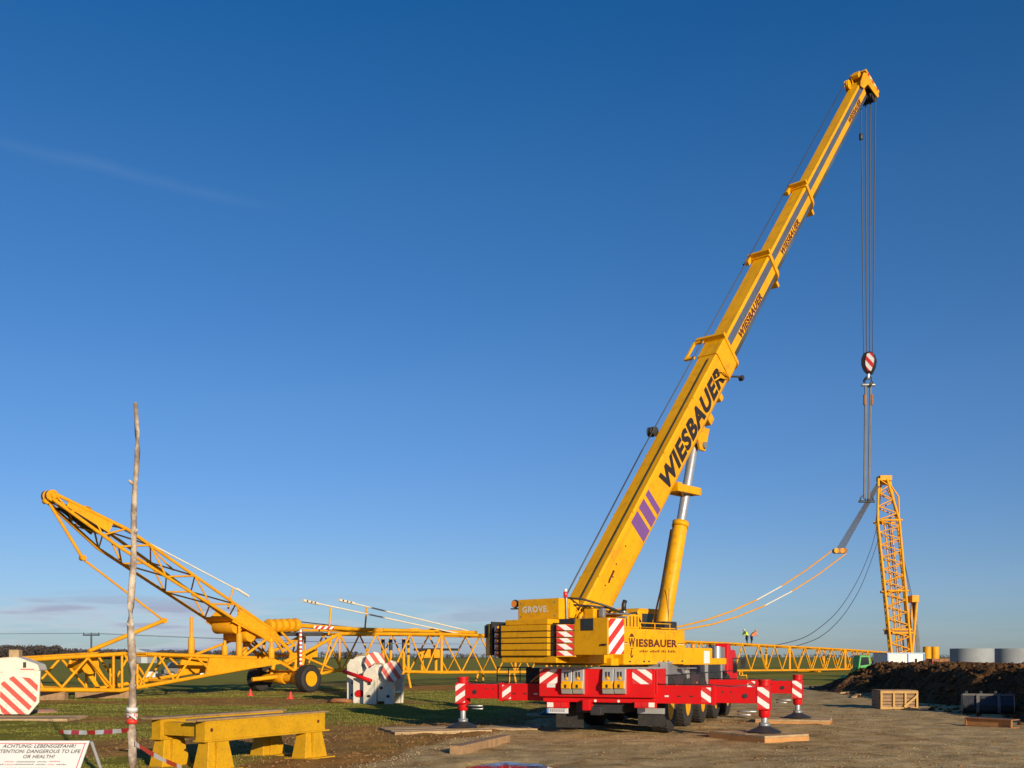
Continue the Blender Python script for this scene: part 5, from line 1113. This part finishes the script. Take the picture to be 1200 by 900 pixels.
# big white hook block standing on the grass
def hookblock(origin, rz, W, H, label, two=True):
    e = thing('hook_block', origin, label, 'hook block', rz=rz); M = Matrix.Translation(origin) @ Matrix.Rotation(rz, 4, 'Z')
    return e, M
hb, HBM = hookblock(G(441, 824), math.radians(-18), 0, 0, 'big white twin crane hook block with striped sheave covers standing on the grass')
def cheeks(e, M, x0, x1, y0, y1, H, n_cover, sh):
    pass
HBM = HBM @ Matrix.Diagonal((1.32, 1.1, 1.08, 1))
for bx, by, zt0 in ((-1.10, .62, 1.62), (-.22, -.10, 1.28)):
    BLM = HBM @ Matrix.Translation((bx, by, 0))
    # white cheek plates of one block, its grooved sheaves and the striped octagonal cover on its end
    for yy in (-.50, .40):
        prism('side_plate', [(.0, -.05), (.44, -.05), (.46, .70), (.55, zt0 - .15), (.42, zt0 + .12), (.12, zt0 + .10), (.0, zt0 - .12)], 'y', yy, yy + .10, WHT, hb, BLM, .012)
        prism('side_plate', [(.72, -.05), (1.02, -.05), (1.05, .9), (1.10, zt0 - .2), (.80, zt0 - .1)], 'y', yy + .01, yy + .09, WHT, hb, BLM, .012)
        box('edge_rib', (.40, yy - .03, -.05), (.455, yy, zt0 - .35), WHT, hb, BLM, .008); box('edge_rib', (.98, yy - .03, -.05), (1.03, yy, zt0 - .45), WHT, hb, BLM, .008)
    box('cross_head', (.46, -.42, .10), (.74, .40, zt0 - .55), WHT, hb, BLM, .03)
    box('lower_tie', (.74, -.40, .42), (1.0, .38, .50), WHT, hb, BLM, .01)
    lathe('sheave', [(.001, -.40), (.42, -.40)] + [(.36 if k % 2 else .43, -.36 + k * .08) for k in range(10)] + [(.42, .40), (.001, .40)], WHT, hb, BLM @ Matrix.Translation((.50, 0, zt0 - .18)) @ Matrix.Rotation(math.radians(90), 4, 'X'), 28)
    ov = [(.35 * math.cos(a), .42 * math.sin(a)) for a in [2 * math.pi * (k + .5) / 8 for k in range(8)]]
    bmo = bmesh.new(); A = [bmo.verts.new((x, z, 0)) for x, z in ov]; B = [bmo.verts.new((x, z, .22)) for x, z in ov]; bmo.faces.new(A[::-1]); bmo.faces.new(B)
    for k in range(8): q = (k + 1) % 8; bmo.faces.new((A[k], A[q], B[q], B[k]))
    bmesh.ops.recalc_face_normals(bmo, faces=bmo.faces); bmesh.ops.bevel(bmo, geom=bmo.edges[:], offset=.012, segments=1, affect='EDGES')
    bm_obj('sheave_cover', bmo, ST_HB, hb, BLM @ Matrix.Translation((.98, -.42, zt0 - .02)) @ Matrix.Rotation(math.radians(24), 4, 'Z') @ Matrix.Rotation(math.radians(90), 4, 'X') @ Matrix.Rotation(math.radians(-14), 4, 'Z'))
    for px_, pz in ((.20, .30), (.22, .78), (.86, .30), (.62, .62)): lathe('pin_end', [(.001, .05), (.045, .05), (.06, 0)], DRK, hb, BLM @ Matrix.Translation((px_, -.50, pz)) @ Matrix.Rotation(math.radians(90), 4, 'X'), seg=12)
    pipe('rope_guard', [(.14, -.3, zt0 + .06), (.3, -.3, zt0 + .26), (.55, -.3, zt0 + .28), (.7, -.3, zt0 + .16)], .03, PLY, hb, BLM)
pipe('red_tie_bar', [(-1.02, -.30, 1.24), (.10, -.72, .90)], .075, RED, hb, HBM, 8)
lathe('red_cap', [(.001, .05), (.13, .05), (.15, 0)], RED, hb, HBM @ Matrix.Translation((-.48, -.30, .38)) @ Matrix.Rotation(math.radians(90), 4, 'X'), seg=16); box('middle_plate', (-.70, -.29, -.05), (-.23, -.19, .98), WHT, hb, HBM, .01)
pipe('rope_shackle', [(-1.55, -.3, .03), (-1.3, -.45, .10), (-.95, -.4, .10), (-.8, -.2, .05)], .09, RUST, hb, HBM, 8)
# striped hook block at the picture's left
h2o = G(8, 839); hb2, HM2 = hookblock(h2o, math.radians(9), 0, 0, 'white hook block with a big red and white striped octagonal cover on a timber mat'); HM2 = HM2 @ Matrix.Diagonal((1, 1, 1.1, 1))
box('case', (-1.7, .05, .06), (.55, 1.0, 1.42), WHT, hb2, HM2, .12)
prism('top_hood', [(-1.5, 1.3), (.2, 1.3), (1.02, 1.36), (.95, 1.55), (.30, 1.78), (-.7, 1.72), (-1.4, 1.5)], 'y', .02, .95, WHT, hb2, HM2, .03)
box('lifting_boss', (-.02, .25, 1.72), (.30, .65, 2.0), PLY, hb2, HM2, .04)
prism('side_cheek', [(-.25, .06), (.70, .04), (1.02, .40), (1.06, 1.36), (-.1, 1.34), (-.32, 1.0), (-.32, .3)], 'y', -.06, .05, WHT, hb2, HM2, .012)
oc8 = [(-.10, .05), (.62, .06), (.94, .45), (1.0, .98), (.94, 1.12), (.22, 1.20), (-.14, 1.0), (-.22, .35)]
bmo = bmesh.new(); A = [bmo.verts.new((x, z, 0)) for x, z in oc8]; B = [bmo.verts.new((x, z, .03)) for x, z in oc8]; bmo.faces.new(A[::-1]); bmo.faces.new(B)
for i in range(8): j = (i + 1) % 8; bmo.faces.new((A[i], A[j], B[j], B[i]))
bmesh.ops.recalc_face_normals(bmo, faces=bmo.faces); bm_obj('striped_cover', bmo, ST_HB, hb2, HM2 @ Matrix.Translation((0, -.065, 0)) @ Matrix.Rotation(math.radians(90), 4, 'X'))
pipe('rust_streak_hose', [(-.45, -.05, 1.45), (-.55, -.10, 1.2), (-.5, -.12, .9)], .06, RUST, hb2, HM2); box('peep_hole', (.50, .012, 1.45), (.60, .022, 1.62), DRK, hb2, HM2)
box('red_lettering_strip', (.42, .010, 1.385), (.85, .018, 1.42), INKR, hb2, HM2)
mp_ = G(-40, 845); mat_pad(V((mp_.x, mp_.y, 0)), math.radians(4), 3.0, 1.9, .055, 'pale timber mat on the grass under the striped hook block', 6, PLY)
e = lathe('float_disc', [(.001, .12), (.25, .12), (.42, .04), (.42, -.02), (.001, -.02)], paint('pink_clay', (.42, .22, .15), .8), None, Matrix.Translation(G(53, 835)), 18); tag(e, 'low pinkish disc lying beside the striped hook block', 'disc')
# small red cones
for i, (px, py) in enumerate(((293.5, 815.5), (340.5, 819))):
    c = G(px, py); e = thing('marker_cone', c, 'small red marker cone on the grass before the boom axle, by the ' + ('shaded far tyre' if i == 0 else 'sunlit near tyre') + '', 'cone', 'red cones by the axle'); M = Matrix.Translation(c)
    lathe('cone_body', [(.13, .02), (.03, .34), (.001, .34)], PLAST, e, M, 14); box('cone_base', (-.17, -.17, -.02), (.17, .17, .025), PLAST, e, M, .01)
# ================================================================== things on the right
# timber crate
c0 = G(1032, 831); CM = Matrix.Translation((c0.x, c0.y, 0)) @ Matrix.Rotation(math.radians(-6), 4, 'Z')
CR = thing('wooden_crate', c0, 'open sided wooden crate with a diagonal brace on the gravel by the soil bank', 'crate'); cl_, cw_, ch_ = 1.36, 1.3, .68
CRW = paint('crate_wood', (.52, .30, .085), .7, var=.2, dirt=(.2, .12, .05), dirt_amt=.4)
for x in (0, cl_ * .33, cl_ * .64, cl_ - .07):
    box('front_post', (x, -.002, 0), (x + .07, .05, ch_), CRW, CR, CM)
for z in (.0, ch_ - .08): box('front_rail', (.072, .003, z), (cl_ - .072, .047, z + .08), CRW, CR, CM)
for k in range(5): box('slat', (.05, .055, .05 + k * .125), (cl_ - .05, .075, .05 + k * .125 + .105), WOOD, CR, CM)
br = box('diagonal_brace', (0, 0, 0), (.62, .03, .08), CRW, CR, CM @ Matrix.Translation((.88, -.035, .06)) @ Matrix.Rotation(math.radians(-42), 4, 'Y'))
for k in range(5): box('side_board', (-.02, .06, .01 + k * .133), (.01, cw_, .01 + k * .133 + .125), WOOD, CR, CM); box('side_board', (cl_ - .03, .08, .01 + k * .133), (cl_, cw_, .01 + k * .133 + .125), WOOD, CR, CM)
box('back_board', (.02, cw_ - .03, .0), (cl_ - .02, cw_, ch_ - .01), WOOD, CR, CM); box('floor_board', (.02, .08, .0), (cl_ - .02, cw_ - .04, .04), WOOD, CR, CM)
for k in range(6): box('lid_board', (.0, .06 + k * .205, ch_ + .002), (cl_ - .005, .06 + k * .205 + .19, ch_ + .025), WOOD, CR, CM)
# excavator bucket
b0 = G(1128, 836); BKM = Matrix.Translation((b0.x, b0.y, 0)) @ Matrix.Rotation(math.radians(-20), 4, 'Z')
BK = thing('digger_bucket', b0, 'worn blue grey excavator bucket lying at the foot of the soil bank', 'excavator bucket'); bl = 1.62
BLUG = paint('bucket_worn_lug', (.13, .13, .12), .6, var=.3, dirt=(.2, .13, .07), dirt_amt=.5)
prof = [(0, .62), (-.06, .50), (-.18, .30), (-.14, .12), (.02, -.02), (.35, -.03), (.62, .08), (.78, .25), (.80, .62), (.76, .62), (.74, .28), (.58, .12), (.35, .02), (.05, .03), (-.10, .15), (-.13, .30), (-.02, .47), (.04, .60)]
prism('shell', prof, 'x', .03, bl - .03, BUCK, BK, BKM)
sidep = [(0, .66), (-.10, .48), (-.24, .28), (-.16, .08), (.02, -.04), (.36, -.05), (.66, .06), (.82, .25), (.84, .64)]
for x, m in ((0, BUCK), (bl - .03, BWORN)): prism('side_wall', sidep, 'x', x, x + .03, m, BK, BKM, .004)
for x in (.42, 1.08): prism('lug', [(-.04, .68), (-.16, .48), (-.28, .28), (-.24, .05), (-.12, .03), (-.08, .3), (.06, .66)], 'x', x, x + .10, BLUG, BK, BKM, .01)
box('lip', (.0, -.03, .62), (bl, .06, .69), BLUG, BK, BKM, .01)
for k in range(4): box('tooth', (.08 + k * .46, -.02, .68), (.16 + k * .46, .05, .78), BUCK, BK, BKM, .01)
# brown steel beam on the gravel
e0_ = G(1131, 850); e1_ = G(1183, 853); d_ = e1_ - e0_; BMM = frame((e0_.x, e0_.y, 0), d_, V((-d_.y, d_.x, 0)), (0, 0, 1))
SB = thing('steel_beam', e0_, 'rusty brown steel I-beam lying on the gravel near the bucket', 'steel beam'); ln_ = d_.length + .05
box('top_flange', (0, -.02, .20), (ln_, .42, .225), RUST, SB, BMM); box('bottom_flange', (0, -.02, -.02), (ln_, .42, .01), RUST, SB, BMM); box('web', (.002, .03, .01), (ln_ - .002, .06, .20), MATW, SB, BMM)
for x in (0, ln_ - .04): box('end_plate', (x, -.022, .012), (x + .04, .03, .198), RUST, SB, BMM)
# loose boards by the heap
for i, (px, py, a, l) in enumerate(((1002, 818, 1.1, 1.9), (985, 813, .5, 1.6), (1012, 815, .8, 1.4))):
    c = G(px, py); e = box('loose_board', (0, 0, -.02), (l, .16, .05), PLY, None, Matrix.Translation((c.x, c.y, .02)) @ Matrix.Rotation(a, 4, 'Z') @ Matrix.Rotation(-.04, 4, 'Y'), .004); tag(e, 'loose board lying at the end of the soil heap', 'board', 'boards by the soil heap')
# site container
ca = P(1064, 781, 97); CTM = Matrix.Translation((ca.x, ca.y, 0)) @ Matrix.Rotation(math.radians(12), 4, 'Z')
CT = thing('site_container', ca, 'white site office container with blue corner posts behind the soil bank', 'container')
# long side faces the left of the corner, end side to the right
box('body', (-2.15, .05, .0), (1.72, 2.4, 2.28), WHP, CT, CTM, .01)
for x in (-2.2, -.06, 1.66): box('corner_post', (x, -.02, -.05), (x + .12, .12, 2.26), BLU, CT, CTM)
box('roof_rail', (-2.2, -.03, 2.262), (1.78, 2.42, 2.36), paint('pale_blue_rail', (.35, .5, .72), .5), CT, CTM, .01)
for k in range(9): box('wall_rib', (-2.0 + k * .21, .03, .15), (-1.93 + k * .21, .055, 2.2), WHP, CT, CTM)
box('window', (.75, .03, 1.15), (1.0, .045, 1.8), GLS, CT, CTM)
# concrete tower rings
for i, (px, D_, lab) in enumerate(((1139, 101, 'short grey concrete tower ring beyond the soil bank next to the rusty skip'), (1189, 112, 'short grey concrete tower ring beyond the soil bank standing past the other ring'))):
    c = P(px, 760, D_); zt2 = c.z; r = 2.02 if i == 0 else 2.3
    e = lathe('tower_ring', [(r, -.05), (r, zt2), (r - .3, zt2), (r - .3, .1)], CON, None, Matrix.Translation((c.x, c.y, 0)), 64); tag(e, lab, 'tower section')
# yellow cylinders
for i, (px, D_) in enumerate(((1086.5, 118), (1095.5, 119))):
    c = P(px, 758, D_); e = thing('yellow_tank', (c.x, c.y, 0), 'upright yellow steel drum beyond the container, ' + ('next to the white wall' if i == 0 else 'next to the rusty skip'), 'steel drum', 'yellow drums beyond the container'); lathe('drum', [(.46, -.05), (.46, c.z), (.40, c.z + .03), (.001, c.z + .03)], ORA, e, Matrix.Translation((c.x, c.y, 0)), 20)
    lathe('hoop', [(.46, .9), (.49, .92), (.49, .98), (.46, 1.0)], ORA, e, Matrix.Translation((c.x, c.y, 0)), 20)
c = P(1104, 780, 108); e = thing('rusty_skip', (c.x, c.y, 0), 'long rusty steel skip between the container and the concrete rings', 'skip'); M = Matrix.Translation((c.x, c.y, 0))
prism('tub', [(-.9, 0), (1.0, 0), (1.05, 1.78), (-1.05, 1.78)], 'y', 0, 1.6, RUST, e, M)
for k in range(4): box('rib', (-.8 + k * .5, -.05, 0), (-.72 + k * .5, 0, 1.7), RUST, e, M)
for px, py in ((1083, 784), (1093, 784)):
    c = P(px, py, 57); zz = bank_z(c.x, c.y); c.z = zz - .2; h_ = P(px, 774, 57).z - c.z; e = tube('marker_post', c, c + V((0, 0, h_)), .025, PLAST, None, 8); tag(e, 'thin red marker post on the soil bank in front of the ' + ('yellow drums' if px < 1090 else 'rusty skip'), 'marker post', 'red posts on the bank')
# green loader
c = P(1006, 785, 84); LM = Matrix.Translation((c.x, c.y, 0)) @ Matrix.Rotation(math.radians(10), 4, 'Z'); LD = thing('green_loader', (c.x, c.y, 0), 'small bright green wheel loader half hidden behind the soil heap', 'loader')
prism('body', [(-.4, .5), (2.2, .5), (2.2, 1.15), (.9, 1.25), (-.4, 1.0)], 'y', -.6, .6, GRN, LD, LM, .05); prism('cab', [(-.3, 1.0), (.9, 1.2), (.75, 2.1), (-.15, 2.1)], 'y', -.5, .5, GRN, LD, LM, .04); prism('cab_glass', [(-.12, 1.25), (.68, 1.35), (.6, 1.95), (-.02, 1.95)], 'y', -.515, -.505, GLS, LD, LM)
prism('lift_arm', [(-.2, 1.1), (0, 1.25), (-1.0, .45), (-1.15, .3)], 'y', -.55, -.40, GRN, LD, LM, .02); prism('bucket', [(-1.0, .5), (-.9, .05), (-1.6, .02), (-1.7, .1), (-1.15, .2)], 'y', -.9, .9, GRN, LD, LM, .02)
for x in (.1, 1.6):
    for s in (-1, 1): wheel('wheel', LM @ V((x, s * .62, .5)), LM.to_3x3() @ V((0, s, 0)), .5, .3, YEL, LD, 18, lugs=0)
# yellow block stack under the boom
c = G(870, 803); e = thing('step_stand', c, 'small yellow steel step stand on the ground before the lattice boom', 'step stand'); M = Matrix.Translation((c.x, c.y, 0))
for k in range(3): box('tread', (-.35 + .12 * k, -.3 + .2 * k, .22 + .22 * k), (.35 - .02 * k, -.05 + .2 * k, .27 + .22 * k), YEL, e, M)
for s in (-.35, .3): prism('side_frame', [(-.3, -.02), (.4, -.02), (.4, .75), (.2, .75)], 'x', s, s + .05, YEL, e, M)
# ================================================================== people on the boom
def person(px, py, jacket, label, lean, rz):
    f0 = BP(px, py); f0 -= BV * .35
    f0.z = BP(px, 753.5 + (px - 848) * .0526).z + .105
    M = Matrix.Translation(f0) @ Matrix.Rotation(rz, 4, 'Z') @ Matrix.Diagonal((1.15, 1.25, .93, 1))
    e = thing('person', f0, label, 'person', rz=rz)
    bm = bmesh.new(); lay = bm.verts.layers.skin.verify()
    J = {'pel': (0, 0, .90, .14, .11), 'wst': (lean * .25, 0, 1.05, .17, .15), 'che': (lean * .9, 0, 1.24, .20, .17), 'nec': (lean * 1.25, 0, 1.37, .07, .07), 'hea': (lean * 1.5, 0, 1.47, .10, .11), 'top': (lean * 1.65, 0, 1.57, .08, .09)}
    for s, n in ((1, 'l'), (-1, 'r')):
        J['hip' + n] = (0, s * .10, .86, .10, .10); J['kne' + n] = (.05 + lean * .1 * s, s * .13, .48, .07, .07); J['ank' + n] = (-.03 + .12 * s, s * .14, .08, .05, .05); J['toe' + n] = (.10 + .12 * s, s * .15, .03, .045, .04)
        J['sho' + n] = (lean * 1.05, s * .20, 1.30, .085, .085); J['elb' + n] = (lean * 1.05 + .10, s * .26, 1.04, .065, .065); J['wri' + n] = (lean * 1.05 + .28, s * .18, .92, .04, .04); J['han' + n] = (lean * 1.05 + .35, s * .16, .89, .04, .03)
    vb = {}
    for k, (x, y, z, a, b) in J.items(): v = bm.verts.new((x, y, z)); v[lay].radius = (a, b); vb[k] = v
    vb['pel'][lay].use_root = True
    ed = [('pel', 'wst'), ('wst', 'che'), ('che', 'nec'), ('nec', 'hea'), ('hea', 'top')]
    for n in 'lr': ed += [('pel', 'hip' + n), ('hip' + n, 'kne' + n), ('kne' + n, 'ank' + n), ('ank' + n, 'toe' + n), ('che', 'sho' + n), ('sho' + n, 'elb' + n), ('elb' + n, 'wri' + n), ('wri' + n, 'han' + n)]
    for a, b in ed: bm.edges.new((vb[a], vb[b]))
    me = bpy.data.meshes.new('body'); bm.to_mesh(me); bm.free(); tmp = bpy.data.objects.new('body', me); COL.objects.link(tmp)
    tmp.modifiers.new('skin', 'SKIN'); sb = tmp.modifiers.new('sub', 'SUBSURF'); sb.levels = 1
    m2 = bpy.data.meshes.new_from_object(tmp.evaluated_get(bpy.context.evaluated_depsgraph_get())); bpy.data.objects.remove(tmp)
    m2.materials.clear()
    for m in (JEAN, jacket, SKIN, INK): m2.materials.append(m)
    for p in m2.polygons:
        z = p.center.z; x = p.center.x; p.use_smooth = True
        p.material_index = 3 if z < .11 else (2 if (z > 1.38 or (x > lean * 1.05 + .24 and abs(p.center.y) > .1 and z < .96)) else (1 if z > .93 else 0))
    link(bpy.data.objects.new('body', m2), M, e)
    lathe('hard_hat', [(.15, 0), (.145, .02), (.125, .025), (.12, .08), (.07, .13), (.001, .145)], WHP if jacket is HIVY else ORL, e, M @ Matrix.Translation((lean * 1.62, 0, 1.52)), 14)
    lathe('hair', [(.112, -.06), (.118, 0), (.10, .02)], INKB, e, M @ Matrix.Translation((lean * 1.6, 0, 1.515)), 12)
person(879.2, 753, HIVY, 'person in yellow high visibility jacket and dark trousers bending on top of the lattice boom', .20, math.radians(200))
person(884.2, 753, HIVO, 'person in orange high visibility jacket and dark trousers leaning over on the lattice boom', .30, math.radians(20))
# ================================================================== far field
def car(c, rz, body, label):
    e = thing('parked_car', c, label, 'car', rz=rz); M = Matrix.Translation(c) @ Matrix.Rotation(rz, 4, 'Z')
    prism('body', [(-2.1, .35), (2.1, .35), (2.15, .75), (1.2, .95), (-1.9, .98), (-2.15, .8)], 'y', -.85, .85, body, e, M, .06); prism('cabin', [(-1.8, .96), (.95, .94), (.35, 1.45), (-1.4, 1.48)], 'y', -.75, .75, GLS, e, M, .05); prism('roof', [(-1.4, 1.46), (.35, 1.44), (.25, 1.50), (-1.3, 1.52)], 'y', -.72, .72, body, e, M)
    for x in (-1.35, 1.35):
        for s in (-1, 1): wheel('wheel', M @ V((x, s * .76, .33)), M.to_3x3() @ V((0, s, 0)), .33, .2, ALU, e, 16, lugs=0)
    for s in (-.6, .6): box('headlight', (2.09, s - .15, .6), (2.17, s + .15, .75), LAMP, e, M)
car(P(218, 790, 96) * 1 - V((0, 0, P(218, 790, 96).z)), math.radians(25), paint('dark_blue_car', (.02, .024, .035), .4), 'dark parked car on the field seen through the jib lattice')
c = G(178, 800); e = thing('site_pump', c, 'small white and black site pump on wheels on the field behind the jib', 'pump'); M = Matrix.Translation(c)
box('engine', (-.4, -.3, .35), (.35, .3, .85), WHP, e, M, .05); box('pump_body', (.36, -.25, .3), (.8, .25, .7), DRK, e, M, .05); box('frame', (-.5, -.35, .25), (.9, .35, .33), DRK, e, M); tube('draw_pipe', (.8, 0, .6), (1.2, 0, .5), .06, GRY, e, 8, M)
for s in (-1, 1): wheel('wheel', M @ V((0, s * .42, .25)), V((0, s, 0)), .25, .14, GRY, e, 14, lugs=0)
# T-shaped power pole with its wires
tb_ = P(107, 780, 260); tb_.z = 0; ztp = P(107, 743.5, 260).z
PP = thing('power_pole', tb_, 'slender T-shaped power pole far out on the field', 'power pole')
tube('mast', tb_, tb_ + V((0, 0, ztp)), .22, DRK, PP, 8); tube('crossarm', tb_ + V((-2.1, 0, ztp - .15)), tb_ + V((2.1, 0, ztp - .15)), .16, DRK, PP, 8)
for s in (-1.9, 0, 1.9): tube('insulator', tb_ + V((s, 0, ztp - .1)), tb_ + V((s, 0, ztp + .5)), .10, DRK, PP, 6)
for s in (-1.9, 1.9):
    a = tb_ + V((s, 0, ztp + .3)); pipe('wire', [a + V((d, d * 1.9, 0)) + V((0, 0, (d / 60) ** 2 * 1.2 - abs(d) / 60 * 2.2)) for d in np.linspace(0, 120, 9)], .05, ROPE, PP); pipe('wire', [a - V((d, d * .9, 0)) + V((0, 0, (d / 60) ** 2 * 1.0 - abs(d) / 60 * 2.0)) for d in np.linspace(0, 100, 9)], .05, ROPE, PP)
# pale barn
c = P(161, 777, 330); c.z = 0; BN = thing('field_barn', c, 'pale grey barn far across the field behind the bare pole', 'barn'); M = Matrix.Translation(c)
box('wall', (-3, 0, -.1), (3.2, 9, 3.4), paint('pale_sheet', (.42, .45, .47), .6), BN, M); prism('roof', [(-3.3, 3.4), (3.5, 3.4), (.1, 4.6)], 'y', -.3, 9.3, paint('roof_sheet', (.36, .40, .44), .5), BN, M); box('door', (-1.0, -.05, 0), (1.2, 0, 2.6), GRY, BN, M)
# distant woods: leafless crowns as tufts of small twig faces on thin trunks
def woods():
    m, t, b = newmat('bare_wood_twigs'); t.links.new(ramp(t, nzt(t, .12, 4, 'World'), [(.35, (.030, .024, .022)), (.65, (.075, .058, .050))]), b.inputs['Base Color']); b.inputs['Roughness'].default_value = .9
    vs = []; fs = []
    def tree(x, y, h):
        n = 46; k0 = len(vs)
        for i in range(n):
            a = random.random() * 6.283; rr = h * .36 * random.random() ** .5; z = h * (.12 + .88 * random.random() ** .8); rr *= 1.15 - abs(z / h - .5)
            p = np.array((x + rr * math.cos(a), y + rr * math.sin(a), z)); s = h * .07
            for _ in range(3): vs.append(tuple(p + rng.normal(0, s, 3)))
            fs.append((len(vs) - 3, len(vs) - 2, len(vs) - 1))
        for i in range(2): vs.extend([(x - .25, y, 0), (x + .25, y, 0), (x, y, h * .8)]); fs.append((len(vs) - 3, len(vs) - 2, len(vs) - 1))
    for px0, px1, D0, D1, hp0, hp1, n in ((-60, 70, 820, 980, 13, 12, 420), (60, 215, 880, 1100, 10, 7, 420), (200, 420, 1100, 1500, 8, 6, 380), (420, 720, 1500, 1900, 4.5, 3.5, 300), (700, 1260, 1700, 2300, 3.2, 2.6, 420), (-700, -60, 820, 1000, 13, 13, 500), (1260, 1900, 1700, 2300, 3, 3, 300)):
        for k in range(n):
            u = random.random(); px = px0 + (px1 - px0) * u; D = random.uniform(D0, D1); hp_ = hp0 + (hp1 - hp0) * u
            tree((px - 600) / F * D, D, (hp_ / F * D + HC) * random.uniform(.62, 1.08))
    soup('distant_wood', vs, fs, m, 'dark leafless wood along the horizon beyond the field', 'wood')
woods()
